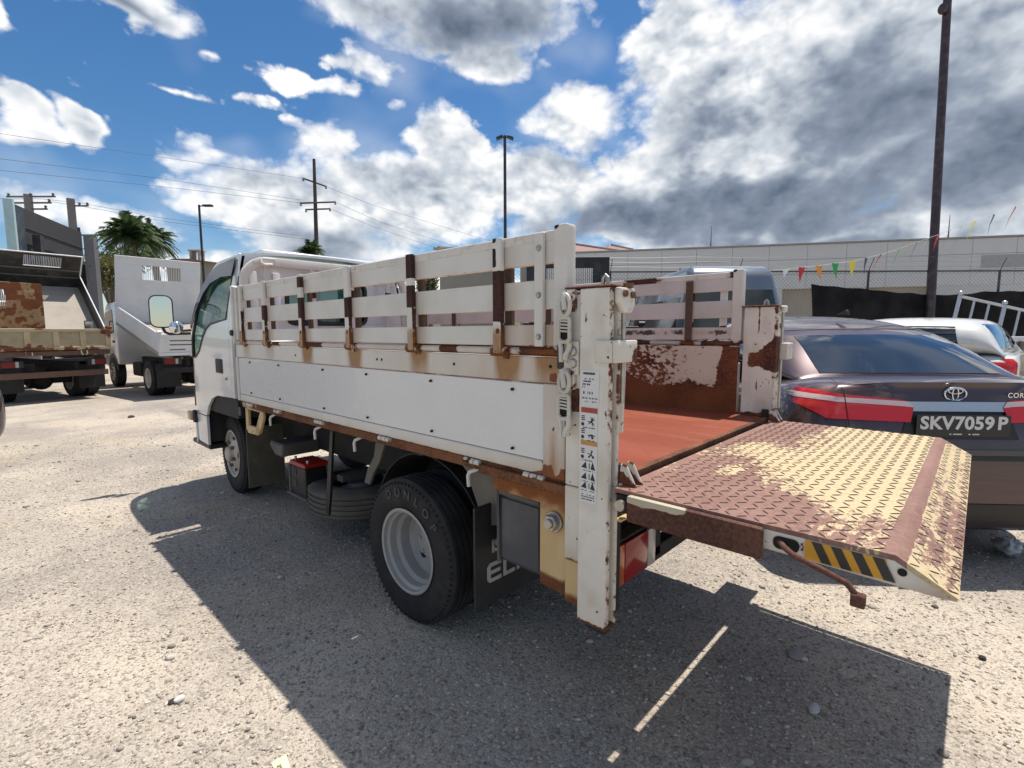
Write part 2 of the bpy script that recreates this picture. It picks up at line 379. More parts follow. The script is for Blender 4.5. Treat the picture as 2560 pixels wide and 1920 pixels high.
def build_ground():
    # fine sheet where the camera stands, coarse sheet out to the horizon, one object
    xs = np.concatenate([np.array([-900, -300, -100, -40, -16]), np.arange(-8, 12.01, .16), np.array([18, 40, 100, 300, 900])])
    ys = np.concatenate([np.array([-900, -300, -100, -40, -16]), np.arange(-6, 14.01, .16), np.array([20, 40, 100, 300, 900])])
    X, Y = np.meshgrid(xs, ys); Z = ground_h(X, Y); Z[(X < -8) | (X > 12) | (Y < -6) | (Y > 14)] = 0
    nx = len(xs); v = np.stack([X, Y, Z], -1).reshape(-1, 3)
    idx = np.arange(nx * len(ys)).reshape(len(ys), nx)
    f = np.stack([idx[:-1, :-1], idx[:-1, 1:], idx[1:, 1:], idx[1:, :-1]], -1).reshape(-1, 4)
    me = bpy.data.meshes.new('ground'); me.from_pydata(v.tolist(), [], f.tolist()); me.shade_smooth()
    o = put('ground', me, GM); o['kind'] = 'structure'
build_ground()

def stones(name, n, rmin, rmax, smin, smax, cols, seed, azr=(-14, 104), power=1.0):
    """loose gravel lying on the yard, one mesh"""
    g = np.random.default_rng(seed)
    a = np.radians(g.uniform(azr[0], azr[1], n)); u = g.random(n); r = (rmin ** power + u * (rmax ** power - rmin ** power)) ** (1 / power)
    x = np.cos(a) * r; y = np.sin(a) * r
    ico = bmesh.new(); bmesh.ops.create_icosphere(ico, subdivisions=1, radius=1.0); ico.verts.ensure_lookup_table()
    bv = np.array([v.co[:] for v in ico.verts]); bf = np.array([[v.index for v in f.verts] for f in ico.faces]); ico.free()
    s = smin * (smax / smin) ** (g.random(n) ** 2.2)
    sc = np.stack([s * g.uniform(.7, 1.3, n), s * g.uniform(.6, 1.1, n), s * g.uniform(.35, .7, n)], -1)
    jit = 1 + g.uniform(-.28, .28, (n, len(bv), 1))
    V = bv[None] * jit * sc[:, None, :]
    t = g.uniform(0, 2 * np.pi, n); c, q = np.cos(t)[:, None], np.sin(t)[:, None]
    X = V[..., 0] * c - V[..., 1] * q + x[:, None]; Y = V[..., 0] * q + V[..., 1] * c + y[:, None]
    Z = V[..., 2] + (ground_h(x, y) + sc[:, 2] * .35)[:, None]
    V = np.stack([X, Y, Z], -1).reshape(-1, 3); F = (bf[None] + (np.arange(n) * len(bv))[:, None, None]).reshape(-1, 3)
    me = bpy.data.meshes.new(name); me.vertices.add(len(V)); me.vertices.foreach_set('co', V.astype(np.float32).ravel())
    me.loops.add(len(F) * 3); me.loops.foreach_set('vertex_index', F.astype(np.int32).ravel())
    me.polygons.add(len(F)); me.polygons.foreach_set('loop_start', np.arange(0, len(F) * 3, 3, dtype=np.int32))
    me.update(calc_edges=True)
    sv = np.repeat(g.random(n), len(bv)).astype(np.float32); at = me.attributes.new('tone', 'FLOAT', 'POINT'); at.data.foreach_set('value', sv)
    m = NT(name); k = m.attr('tone'); ramp = m.node('ShaderNodeValToRGB'); m.L.new(k, ramp.inputs[0]); cr = ramp.color_ramp
    cr.elements[0].color = (*cols[0], 1); cr.elements[1].color = (*cols[-1], 1)
    for i, cc in enumerate(cols[1:-1]): e = cr.elements.new((i + 1) / (len(cols) - 1)); e.color = (*cc, 1)
    col = m.mix(m.math('MULTIPLY', m.step(m.noise(60, 4, .6), .45, .8), .4), ramp.outputs[0], (.25, .22, .19))
    m.P(Base_Color=col, Roughness=.93); m.b.inputs['Specular IOR Level'].default_value = .2
    return put(name, me, m.m, kind='stuff')
SC = [(.15, .13, .11), (.36, .315, .26), (.44, .39, .325), (.50, .44, .37), (.62, .56, .48)]
tag(stones('gravel_chips', 70000, .9, 9.0, .003, .010, SC, 3, power=1.25), 'fine pale limestone chips strewn over the whole yard', 'gravel')
tag(stones('gravel_stones', 1100, .9, 11.0, .009, .022, SC, 5, power=1.3), 'scattered larger pale stones lying loose on the yard', 'gravel')

# ------------------------------------------------------------------ the flatbed truck
TO = (2.15, 2.5, 0.0)
truck = thing('flatbed_truck', 'white stake-side flatbed truck with rusty lowered tail lift platform', 'truck', TO)
def part(name, mb, mat, parent=None, wear=None, bevel=.003, seg=1, cut=None, smooth=35., label=None, kind=None, solid=0.):
    me = mb.mesh(name, bevel, seg, smooth, cut, TO, solid=solid); o = put(name, me, mat, parent or truck, label, kind)
    if wear: setwear(o, wear, TO)
    return o
WHITE = (.665, .64, .585)
m_stake = worn('stake_paint', WHITE, nscale=30, dirt=.25, sharp=.03, rough=.5, rust1=(.022, .010, .009), rust2=(.075, .028, .018))
m_side = worn('side_paint', (.68, .65, .59), nscale=26, dirt=.18, rough=.33, spec=.5, stain=(.31, .135, .016))
m_panel = paint('panel_white', (.68, .675, .66), .27, dirt=.10, dirtcol=(.42, .39, .33), scale=3, coat=.35)
m_cab = paint('cab_white', (.70, .70, .695), .22, dirt=.06, scale=3, coat=.6)
m_rustbeam = worn('rust_beam', (.50, .42, .28), base=.42, nscale=18, dirt=.4, rust1=(.055, .019, .010), rust2=(.21, .085, .035))
m_column = worn('column_paint', (.72, .685, .61), nscale=30, dirt=.30, chips=.15, sharp=.03, rough=.5)
m_yellowed = worn('yellowed_paint', (.66, .54, .30), nscale=9, dirt=.4, dirtcol=(.45, .25, .09), sharp=.16, stain=(.45, .22, .06))
m_inner = worn('inner_side_rust', (.60, .53, .43), nscale=36, dirt=.3, sharp=.04, contrast=1.9, rust1=(.050, .013, .008), rust2=(.185, .060, .024), stretch=(1, .8, 1.5))
m_dark = paint('chassis_black', (.018, .018, .019), .7, dirt=.5, dirtcol=(.07, .058, .05), scale=5)
m_frame = paint('frame_dark', (.014, .013, .013), .8, dirt=.5, dirtcol=(.05, .036, .028), scale=7)
m_grey = paint('grey_plastic', (.10, .097, .09), .7, dirt=.4, scale=7)
m_chrome = plain('chrome', (.75, .75, .76), .08, 1.)
m_steel = paint('bare_steel', (.42, .41, .39), .35, .9, dirt=.4, scale=20)
m_rubber = rubber()
m_blackpl = plain('black_plastic', (.012, .012, .013), .45)
m_hole = plain('dark_hole', (.012, .010, .009), .9)
CX = 2.15
m_liner = paint('liner_brown', (.085, .05, .035), .85, dirt=.5, dirtcol=(.16, .10, .06), scale=30)
YS = [3.448, 2.907, 2.372, 1.831, 1.296]                      # stakes along the side
XL = 1.33
def mx(x): return 2 * CX - x                                   # mirrored to the right side

# ---- side boards, left (side = -1) and right (side = +1)
def side_wear(side):
    def rail(x, y, z):
        w = np.zeros_like(y); s = np.zeros_like(y)
        for i, yk in enumerate(YS + [3.863, 1.103]):
            k = [.35, .95, 1.0, .85, 1.0, .35, .75][i]
            dy = y - (yk + .005)                               # stain runs just behind each hinge
            s = np.maximum(s, 1.7 * k * ss(.065 - np.abs(dy + .040), -.03, .035) * (.6 + .4 * ss(z, 1.25, 1.34)))
            w = np.maximum(w, .62 * k * ss(z, 1.312, 1.34) * ss(.05 - np.abs(dy), 0, .04))
        s = np.maximum(s, .34 * ss(y, 2.8, 1.0)); w = np.maximum(w, .75 * ss(.032 - np.hypot(y - 1.045, z - 1.268), 0, .02))
        w = np.maximum(w, .5 * ss(1.05 - y, 0, .05) * ss(1.275 - z, 0, .03))
        return w, s
    return rail
def build_side(side):
    X = (lambda a: a) if side < 0 else mx
    def bx(mb, x0, x1, *r):
        a, b = sorted((X(x0), X(x1))); return mb.box(a, b, *r)
    left = side < 0
    nm = lambda t: t
    g = part('dropside', bx(MB(), 1.335, 1.365, 1.0, 4.03, .972, 1.242), m_panel if left else m_inner, cut=None if left else (0, .03, .03),
             wear=None if left else (lambda x, y, z: inner_wear(y, z)), bevel=.002)
    # bottom rail, top rail, end posts
    part('bottom_rail', bx(MB(), 1.331, 1.372, 1.09, 4.01, .921, .970), m_side, g, cut=(0, .04, .02),
         wear=lambda x, y, z: (.50 * ss(z, .932, .921) + .55 * ss(y, 1.16, 1.09) * ss(.06 - np.abs(z - .945), 0, .04), .25 * ss(z, .95, .92) + .2 * ss(y, 1.6, 1.1)))
    part('top_rail', bx(MB(), 1.328, 1.374, .998, 4.03, 1.247, 1.336), m_side if left else m_inner, g, cut=(0, .02, .014), wear=side_wear(side) if left else (lambda x, y, z: inner_wear(y, z)))
    part('end_post', bx(MB(), 1.323, 1.372, .995, 1.09, .921, 1.2455), m_side, g, cut=(0, .012, .02),
         wear=lambda x, y, z: (.95 * ss(z, .985, .94) * ss(.5 + .5 * np.sin(y * 90), .0, .6) + .8 * ss(z, .945, .925) + .7 * ss(1.102 - y, .02, .005) * ss(1.00 - z, 0, .04) + .75 * ss(.012 - np.hypot(y - 1.045, z - 1.095), 0, .01),
                               .28 + .3 * ss(z, 1.10, .95) + .35 * ss(.012 - np.abs(y - 1.045), -.01, .01) * ss(1.095 - z, 0, .01)))
    part('end_post', bx(MB(), 1.325, 1.372, 4.012, 4.05, .921, 1.2455), m_side, g, wear=lambda x, y, z: (.2 + 0 * z, .2 + 0 * z))
    b = MB()
    for yk in (3.79, 3.30, 2.70, 2.24, 1.72, 1.24):
        for zk in (1.214, .995):
            b.cyl((X(1.336), yk, zk), (X(1.326), yk, zk), .0058, 8)
    for yk, zk in ((3.03, 1.287), (2.13, 1.293), (2.09, 1.293), (1.56, 1.293), (1.06, 1.305)): b.cyl((X(1.33), yk, zk), (X(1.3255), yk, zk), .006, 8)
    part('bolt', b, m_hole, g, bevel=0, kind='stuff')
    if not left: part('inner_lining', bx(MB(), 1.3745, 1.3775, .992, 4.03, .953, 1.338), m_inner, g, cut=(0, .025, .025), wear=lambda x, y, z: inner_wear(y, z), bevel=0)
    # stake fence above
    fence = part('fence_rail', bx(MB(), 1.329, 1.364, .995, 4.035, 1.722, 1.756), m_stake, cut=(0, .05, .0), wear=lambda x, y, z: (.34 + .30 * ss(fbm(y * 6, z * 3 + (3 if left else 9), 3), .55, .75) * (0 if left else 1.6), .05 + 0 * y))
    for i, (z0, z1) in enumerate(((1.651, 1.724), (1.499, 1.597), (1.373, 1.446))):
        def sw(x, y, z, i=i, z0=z0, z1=z1):
            s = np.zeros_like(y); w = np.zeros_like(y)
            for yk in YS: s = np.maximum(s, (.55 if i == 2 else .3) * ss(.10 - np.abs(y - yk + .03), 0, .09))
            if i == 2: s = np.maximum(s, .6 * ss(1.32 - y, -.1, .25)); w = np.maximum(w, .52 * ss(z, 1.388, 1.373) * ss(1.6 - y, -.2, .6))
            w = np.maximum(w, .40 * ss(.004 - np.abs(z - z0), -.002, .004))
            if not left:
                s = s * .3
                if i == 2: w = np.maximum(w, (.35 + .30 * fbm(y * 14, z * 5, 3)) * ss(.03 - np.abs(z - 1.415), -.01, .02))
            return w, s
        part('slat', bx(MB(), 1.331, 1.361, 1.02, 4.02, z0, z1), m_stake if left else m_slat_in, fence, cut=(0, .03, .02), wear=sw, bevel=.002)
    # lower tube with hinge sleeves
    part('tube', MB().cyl((X(1.342), 1.0, 1.354), (X(1.342), 4.03, 1.354), .0135, 12), m_stake, fence, bevel=0, cut=(0, .03, 0),
         wear=lambda x, y, z: (.30 + .55 * ss(fbm(y * 5 + 3, 1.0 + 0 * y, 3), .52, .6) * ss(.5 + .5 * np.sin(y * 11 + 2), .55, .7) + .5 * ss(1.25 - y, 0, .2) + np.max([.5 * ss(.05 - np.abs(y - q), 0, .03) for q in YS], 0), .25 + .7 * np.max([ss(.07 - np.abs(y - q), 0, .04) for q in YS], 0) + .6 * ss(1.2 - y, 0, .1)))
    for i, yk in enumerate(YS + [3.863]):
        wdt = .043
        def st(x, y, z, i=i, yk=yk):
            # flaked patches differ from stake to stake
            t = np.zeros_like(z)
            spans = {0: [(1.505, 1.60)], 1: [(1.68, 1.742), (1.505, 1.625)], 2: [(1.50, 1.60)], 3: [(1.655, 1.76), (1.53, 1.625)], 4: [(1.46, 1.64), (1.655, 1.72), (1.74, 1.76)], 5: []}[i] if left else [(1.40, 1.48), (1.6, 1.75)]
            for a, b2 in spans:
                m = ss(z, a - .006, a + .006) * ss(b2 - z, -.006, .006)
                if i == 4 and a > 1.65: m = m * ss(y - yk, -.004, .006)
                t = np.maximum(t, m)
            low = .50 * ss(1.41 - z, -.02, .05) * (.55 + .6 * vnoise(z * 35, y * 60 + i * 7)); front = .62 * ss((yk - wdt / 2 + .005) - y, -.002, .003) * ss(1.64 - z, 0, .08)
            return np.maximum(np.maximum(t, low), front) * 1.15 - .12, .95 * ss(1.445 - z, -.01, .04)
        m = MB(); bx(m, 1.308, 1.3285, yk - wdt / 2, yk + wdt / 2, 1.344, 1.757)
        s = part('stake', m, m_stake, fence, cut=(0, .008, .01), wear=st, bevel=.004, seg=2)
        m = MB(); bx(m, 1.3615, 1.378, yk - .028, yk + .012, 1.37, 1.72)
        part('stake_liner', m, m_liner, s)
        m = MB(); m.cyl((X(1.330), yk - .035, 1.352), (X(1.330), yk + .045, 1.352), .019, 12); m.ball((X(1.308), yk - .005, 1.425), .010, 6, (.6, 1, 1)); bx(m, 1.318, 1.332, yk - .044, yk - .022, 1.325, 1.352)
        part('hinge', m, m_stake, s, wear=lambda x, y, z: (.30 + .55 * vnoise(y * 40, z * 40), .7 + 0 * z), bevel=0, cut=(.012, .012, .012))
    # flat bar and end stakes
    m = MB(); bx(m, 1.312, 1.3285, 1.083, 1.122, 1.372, 1.752)
    fb = part('flat_bar', m, m_stake, fence, cut=(0, .013, .02), wear=lambda x, y, z: (.1 + .55 * ss(1.41 - z, 0, .04) * 0 + (0 if left else .75) * ss(1.47 - z, 0, .03), 0 * z), bevel=.003)
    m = MB()
    for zk in (1.70, 1.545, 1.405): m.lathe([(0, .008), (.008, .007), (.011, 0)], (X(1.312), 1.100, zk), 'x', 12, False, sign=-1 if left else 1)
    part('rivet', m, m_steel, fb, bevel=0, kind='stuff')
    m = MB(); bx(m, 1.316, 1.366, .985, 1.043, 1.352, 1.768)
    part('end_stake', m, m_stake, fence, cut=(0, .012, .012), wear=lambda x, y, z: (.85 * ss(.014 - np.hypot(y - 1.03, z - 1.762), -.004, .01) + .62 * ss(1.40 - z, -.01, .05), .2 * ss(1.5 - z, 0, .1)), bevel=.008, seg=2)
    m = MB(); bx(m, 1.312, 1.36, 4.015, 4.05, 1.345, 1.765); part('end_stake', m, m_stake, fence, wear=lambda x, y, z: (.1 + 0 * z, 0 * z), bevel=.006)
    m = MB(); bx(m, 1.312, 1.3285, 3.94, 3.965, 1.372, 1.75); part('flat_bar', m, m_stake, fence, wear=lambda x, y, z: (.1 + 0 * z, 0 * z), cut=(0, 0, .05))
    if left:
        m = MB(); m.box(1.295, 1.33, 4.02, 4.065, 1.40, 1.445); part('rubber_stop', m, m_blackpl, fence, bevel=.012, seg=2)
    # frame rail under the boards, rope hooks, little hinges
    m = MB(); bx(m, 1.345, 1.40, .95, 4.03, .872, .917)
    fr = part('frame_rail', m, m_rustbeam, cut=(0, .04, .02), wear=lambda x, y, z: .22 + .30 * fbm(y * 3, z * 9, 3) - .25 * ss(y, 3.2, 3.9))
    for yk in (3.549, 2.888, 2.43, 1.517):
        part('rope_hook', MB().tube([(X(1.385), yk - .055, .872), (X(1.37), yk - .04, .862), (X(1.362), yk - .005, .846), (X(1.36), yk + .002, .830), (X(1.36), yk - .002, .785)], .0085, 8), m_stake, fr, bevel=0, wear=lambda x, y, z: .05 + 0 * z)
    for yk in (3.85, 3.36, 2.78, 2.10, 1.47, 1.14):
        m = MB()
        for d in (-.034, 0, .034): m.cyl((X(1.338), yk + d - .013, .905), (X(1.338), yk + d + .013, .905), .012, 10)
        part('board_hinge', m, m_stake, fr, bevel=0, wear=lambda x, y, z: .25 + .3 * vnoise(y * 60, z * 50), cut=(0, .01, 0))
    return fence

def inner_wear(y, z):
    # inside of the far side board: paint left only in the upper rear part, scoured to rust towards the deck
    n = fbm(y * 5 + 2, z * 7, 4); f = fbm(y * 20, z * 28, 3)
    edge = 1.06 + .10 * fbm(y * 3.4 + 9, 2.0 + 0 * y, 3) + .22 * ss(y, 1.55, 2.2) + .10 * ss(y, 2.2, 3.0)
    edge = np.where(y < 1.22, edge + .25 * ss(1.10 - y, -.02, .03) - .03, edge)
    w = 1.25 * ss(edge - z, -.06, .06)
    patch = .46 * ss(y, 1.16, 1.50) + .10 + .03 * ss(y, 1.75, 2.3)
    w = np.maximum(w, patch + .5 * (f - .5) + .35 * (n - .5))
    w = np.maximum(w, .8 * ss(z, 1.335, 1.345))
    return np.clip(w, 0, 1.4), .45 * ss(z, 1.2, 1.0)
m_slat_in = worn('inner_slat_paint', (.58, .55, .52), nscale=26, dirt=.3, rough=.5, sharp=.03, rust1=(.05, .045, .045), rust2=(.10, .09, .085))
build_side(-1); build_side(1)

# ---- deck and what carries it
def deck_mat():
    n = NT('deck_plate'); a = n.noise(2.2, 6, .6, (1.5, .6, 1)); b = n.noise(30, 5, .6); c = n.noise(5, 5, .65, (3, .5, 1), off=(2, 2, 2))
    col = n.mix(n.step(a, .35, .7), (.21, .044, .019), (.26, .066, .032)); col = n.mix(n.math('MULTIPLY', n.step(c, .52, .75), .5), col, (.29, .12, .08)); col = n.mix(n.math('MULTIPLY', n.step(b, .5, .8), .45), col, (.11, .03, .017))
    n.P(Base_Color=col, Roughness=n.step(b, .3, .8, .55, .75)); n.b.inputs['Specular IOR Level'].default_value = .25; n.bump(n.math('MULTIPLY_ADD', b, .3, a), .25, .004); return n.m
m_deck = deck_mat()
dk = part('deck', MB().box(1.372, mx(1.372), .8425, 2.05, .925, .955).box(1.372, mx(1.372), 2.054, 4.03, .925, .954), m_deck, bevel=.002)
part('deck_edge', MB().box(1.40, mx(1.39), .818, .843, .915, .9575), m_rustbeam, dk, cut=(.02, 0, 0), wear=lambda x, y, z: .25 + .35 * fbm(x * 9, z * 30, 3))
m = MB()
for y in np.arange(1.05, 4.0, .42): m.box(1.40, mx(1.40), y, y + .06, .84, .922)
part('cross_beam', m, m_frame, dk, bevel=.003)
m = MB()
for x in (CX - .37, CX + .30): m.box(x, x + .07, .9, 5.30, .52, .70)
for x in (CX - .40, CX + .32): m.box(x, x + .08, .95, 4.05, .703, .838)
part('chassis_rail', m, m_frame, bevel=.004)
part('gap_light_block', MB().box(1.40, mx(1.40), 4.062, 4.198, .955, 1.02), m_dark)  # added filler, keeps sunlight from falling through the gap behind the cab
part('front_panel', MB().box(1.372, mx(1.372), 4.034, 4.06, .925, 1.36), m_side, wear=lambda x, y, z: (.2 + 0 * z, .1 + 0 * z))

# ---- guard frame behind the cab
def arch(x0, x1, z0, z1, r, n=7):
    p = [(x0, z0)]
    p += [(x0 + r - r * math.cos(a), z1 - r + r * math.sin(a)) for a in np.linspace(0, math.pi / 2, n)]
    p += [(x1 - r + r * math.sin(a), z1 - r + r * math.cos(a)) for a in np.linspace(0, math.pi / 2, n)]
    return p + [(x1, z0)]
o_, i_ = arch(1.40, mx(1.40), 1.36, 2.005, .20), arch(1.455, mx(1.455), 1.36, 1.935, .15)
m = MB(); k = len(o_)
vs = [(p[0], 4.075, p[1]) for p in o_] + [(p[0], 4.075, p[1]) for p in i_] + [(p[0], 4.125, p[1]) for p in o_] + [(p[0], 4.125, p[1]) for p in i_]
fs = []
for i in range(k - 1):
    fs += [(i, i + 1, k + i + 1, k + i), (2 * k + i, 3 * k + i, 3 * k + i + 1, 2 * k + i + 1), (i, 2 * k + i, 2 * k + i + 1, i + 1), (k + i, k + i + 1, 3 * k + i + 1, 3 * k + i)]
fs += [(0, k, 3 * k, 2 * k), (k - 1, 3 * k - 1, 4 * k - 1, 2 * k - 1)]
m.add(vs, fs); gd = part('guard_frame', m, m_stake, bevel=.008, seg=2, cut=(.05, 0, .05), wear=lambda x, y, z: (.12 + .25 * vnoise(x * 20, z * 20), 0 * z))
for x in (1.60, 1.965, 2.33, 2.69): part('guard_post', MB().box(x - .022, x + .022, 4.082, 4.112, 1.30, 1.95), m_stake, gd, cut=(0, 0, .02), wear=lambda x, y, z: (.8 * ss(1.80 - z, -.01, .02) * ss(z - 1.70, -.01, .02), 0 * z))
part('guard_hook', MB().tube([(1.545, 4.06, 1.985), (1.545, 4.05, 1.955), (1.57, 4.05, 1.94), (1.63, 4.05, 1.945)], .012, 8).box(1.56, 1.66, 4.055, 4.07, 1.945, 1.995), m_stake, gd, wear=lambda x, y, z: .1 + 0 * z)

# ---- cab
def cab_x(y, z):
    return 1.355 + .10 * max(0., (z - 1.42) / .6) ** 1.25 + .10 * max(0., (y - 5.18) / .27) ** 2 + .012 * abs(z - 1.15) ** 1.5
def sheet(outer, holes=(), side=-1, thick=.02, cutz=(), cuty=(), off=0.):
    """a panel cut from an outline with holes, bent to the cab's side"""
    bm = bmesh.new(); es = []
    for loop in [outer] + list(holes):
        vv = [bm.verts.new((0, p[0], p[1])) for p in loop]
        es += [bm.edges.new((vv[i], vv[(i + 1) % len(vv)])) for i in range(len(vv))]
    bmesh.ops.triangle_fill(bm, use_beauty=True, use_dissolve=False, edges=es, normal=(1, 0, 0))
    for z in cutz: bmesh.ops.bisect_plane(bm, geom=bm.verts[:] + bm.edges[:] + bm.faces[:], plane_co=(0, 0, z), plane_no=(0, 0, 1))
    for y in cuty: bmesh.ops.bisect_plane(bm, geom=bm.verts[:] + bm.edges[:] + bm.faces[:], plane_co=(0, y, 0), plane_no=(0, 1, 0))
    bm.verts.ensure_lookup_table(); n = len(bm.verts)
    fs = [[v.index for v in f.verts] for f in bm.faces]; bm.verts.index_update(); fs = [[v.index for v in f.verts] for f in bm.faces]
    a = [(v.co.y, v.co.z) for v in bm.verts]; bnd = [[v.index for v in e.verts] for e in bm.edges if len(e.link_faces) == 1]; bm.free()
    mb = MB(); X = (lambda q: q) if side < 0 else mx
    vs = [(X(cab_x(y, z) + off), y, z) for y, z in a] + [(X(cab_x(y, z) + off + thick), y, z) for y, z in a]
    mb.add(vs, fs + [[i + n for i in f][::-1] for f in fs] + [(e[0], e[1], e[1] + n, e[0] + n) for e in bnd]); return mb
CZ = np.arange(.55, 2.0, .12); CY = (5.2, 5.26, 5.32, 5.38)
rearp = [(4.20, .915), (4.262, .915), (4.275, 1.99), (4.275, 2.03), (4.20, 2.035)]
door_o = [(4.268, .915), (4.43, .91), (4.62, .905), (4.76, .87), (4.88, .79), (4.95, .70), (5.265, .70), (5.285, .80), (5.295, 1.22), (5.25, 1.40), (5.17, 1.62), (5.0, 1.82), (4.86, 1.93), (4.67, 1.975), (4.28, 1.99)]
door_h = [(5.24, 1.20), (5.215, 1.37), (5.12, 1.62), (4.96, 1.80), (4.85, 1.885), (4.68, 1.93), (4.335, 1.945), (4.34, 1.53), (4.70, 1.50), (4.80, 1.465), (4.90, 1.39), (5.02, 1.27), (5.14, 1.21)]
front_o = [(4.957, .69), (4.965, .43), (5.36, .45), (5.40, .6), (5.45, .8), (5.455, 1.06), (5.40, 1.25), (5.35, 1.35), (5.215, 1.66), (5.04, 1.86), (4.88, 1.965), (4.70, 2.02), (4.28, 2.035), (4.28, 1.995), (4.67, 1.98), (4.865, 1.935), (5.005, 1.825), (5.175, 1.625), (5.255, 1.405), (5.30, 1.22), (5.292, .80), (5.272, .692)]
cab = None
for sd in (-1, 1):
    c = part('cab_pillar', sheet(rearp, (), sd, .02, CZ), m_cab, cab, bevel=0); cab = cab or c
    dr = part('door', sheet(door_o, (door_h,), sd, .02, CZ, CY), m_cab, None, bevel=0)
    part('cab_corner', sheet(front_o, (), sd, .02, CZ, CY), m_cab, cab, bevel=0)
    part('window_pane', sheet(door_h, (), sd, .004, (1.6, 1.8), (), .012), glass('cab_glass', (.62, .80, .76)), dr, bevel=0)
    X = (lambda q: q) if sd < 0 else mx
    # black rubber round the window, grab recess, key lock, rain visor
    ring = [(q[0], q[1]) for q in door_h]
    part('window_seal', MB().tube([(X(cab_x(y, z) + .002), y, z) for y, z in ring], .011, 6, True), m_blackpl, dr, bevel=0)
    a, b = sorted((X(1.346), X(1.372))); part('door_handle', MB().box(a, b, 4.44, 4.60, 1.095, 1.215), m_blackpl, dr, bevel=.03, seg=3)
    part('door_lock', MB().cyl((X(1.345), 4.36, 1.06), (X(1.37), 4.36, 1.06), .012, 10), m_steel, dr, bevel=0)
    vis = [(4.30, 1.865), (4.55, 1.875), (4.80, 1.84), (4.95, 1.76), (5.08, 1.62), (5.165, 1.46), (5.20, 1.48), (5.13, 1.66), (5.0, 1.83), (4.86, 1.935), (4.67, 1.985), (4.28, 2.005)]
    part('rain_visor', sheet(vis, (), sd, .006, (1.7, 1.85), (), -.022), plain('smoked_visor', (.022, .020, .028), .12), dr, bevel=0)
def roofz(x): return 2.03 + .045 * (1 - ((x - CX) / .72) ** 2)
m = MB(); m.grid(lambda u, v: (1.46 + u * (mx(1.46) - 1.46), 4.20 + v * .50, roofz(1.46 + u * (mx(1.46) - 1.46)) - .015 * v), 10, 3)
m.grid(lambda u, v: (1.46 + u * (mx(1.46) - 1.46), 4.70 + v * .20, roofz(1.46 + u * (mx(1.46) - 1.46)) - .015 - .055 * v * v), 10, 3)
part('roof', m, m_cab, cab, bevel=0, solid=.02)
part('roof_ledge', MB().box(1.62, mx(1.62), 4.22, 4.5, 2.05, 2.088), m_cab, cab, bevel=.03, seg=3)
bz0, bz1 = 1.50, 1.86
m = MB().box(1.38, mx(1.38), 4.20, 4.225, .93, bz0).box(1.44, mx(1.44), 4.20, 4.225, bz1, 2.03).box(1.40, 1.80, 4.20, 4.225, bz0, bz1).box(mx(1.80), mx(1.40), 4.20, 4.225, bz0, bz1)
bk = part('back_wall', m, m_cab, cab, bevel=.004)
part('rib', MB().box(1.50, 1.56, 4.185, 4.20, 1.2, 1.9).box(1.68, 1.74, 4.185, 4.20, 1.2, 1.9), m_cab, bk, bevel=.014, seg=2)
def rrect(x0, x1, z0, z1, r, n=5):
    p = []
    for cx, cz, a0 in ((x1 - r, z1 - r, 0), (x0 + r, z1 - r, 90), (x0 + r, z0 + r, 180), (x1 - r, z0 + r, 270)):
        p += [(cx + r * math.cos(rad(a0 + t)), cz + r * math.sin(rad(a0 + t))) for t in np.linspace(0, 90, n)]
    return p
part('rear_window', MB().prism(rrect(1.79, mx(1.79), bz0 - .01, bz1 + .01, .06), 'y', 4.206, 4.214), glass('rear_glass', (.35, .45, .45), .3), bk, bevel=0)
part('window_gasket', MB().tube([(p[0], 4.196, p[1]) for p in rrect(1.79, mx(1.79), bz0, bz1, .06)], .018, 8, True), m_blackpl, bk, bevel=0)
# front, windscreen, dashboard, seats (seen through the door glass)
m = MB().grid(lambda u, v: (1.46 + u * 1.38, 5.43 + .05 * (1 - (2 * u - 1) ** 2) - .03 * v, .50 + v * .76), 8, 4)
part('front_wall', m, m_cab, cab, bevel=0, solid=.02)
m = MB().grid(lambda u, v: (1.46 + u * 1.38, 5.41 + .05 * (1 - (2 * u - 1) ** 2) - .55 * v - .06 * v * v, 1.27 + v * .72), 8, 6)
part('windscreen', m, glass('cab_glass'), cab, bevel=0, solid=.005)
part('dashboard', MB().box(1.44, mx(1.44), 5.05, 5.40, 1.0, 1.24), m_grey, cab, bevel=.04, seg=2)
part('steering_wheel', MB().tube([(2.55 + .19 * math.cos(a), 4.90 + .11 * math.sin(a), 1.33 + .15 * math.sin(a)) for a in np.linspace(0, 2 * math.pi, 20, endpoint=False)], .014, 8, True), m_blackpl, cab, bevel=0)
for x in (1.52, 2.32): 
    s = part('seat', MB().box(x, x + .46, 4.38, 4.85, .95, 1.12), m_grey, cab, bevel=.05, seg=3)
    part('seat_back', MB().box(x, x + .46, 4.27, 4.37, 1.12, 1.58), m_grey, s, bevel=.04, seg=3)
part('inner_fender', MB().box(1.385, 1.90, 4.24, 5.38, .745, .93).box(1.40, 1.90, 5.02, 5.36, .44, .744).box(mx(1.90), mx(1.385), 4.24, 5.38, .745, .93).box(mx(1.90), mx(1.40), 5.02, 5.36, .44, .744), m_dark, cab)
part('cab_floor', MB().box(1.40, mx(1.40), 4.22, 5.40, .86, .93), m_dark, cab)
part('inner_grip', MB().tube([(1.43, 5.10, 1.70), (1.47, 5.03, 1.71), (1.47, 4.96, 1.60), (1.46, 5.02, 1.50), (1.43, 5.12, 1.49)], .014, 8), m_grey, cab, bevel=0)
bp = part('bumper', MB().prism([(1.36, 5.30), (1.40, 5.42), (1.55, 5.50), (mx(1.55), 5.50), (mx(1.40), 5.42), (mx(1.36), 5.30), (mx(1.45), 5.30), (1.45, 5.30)], 'z', .40, .62), m_cab, cab, bevel=.01)
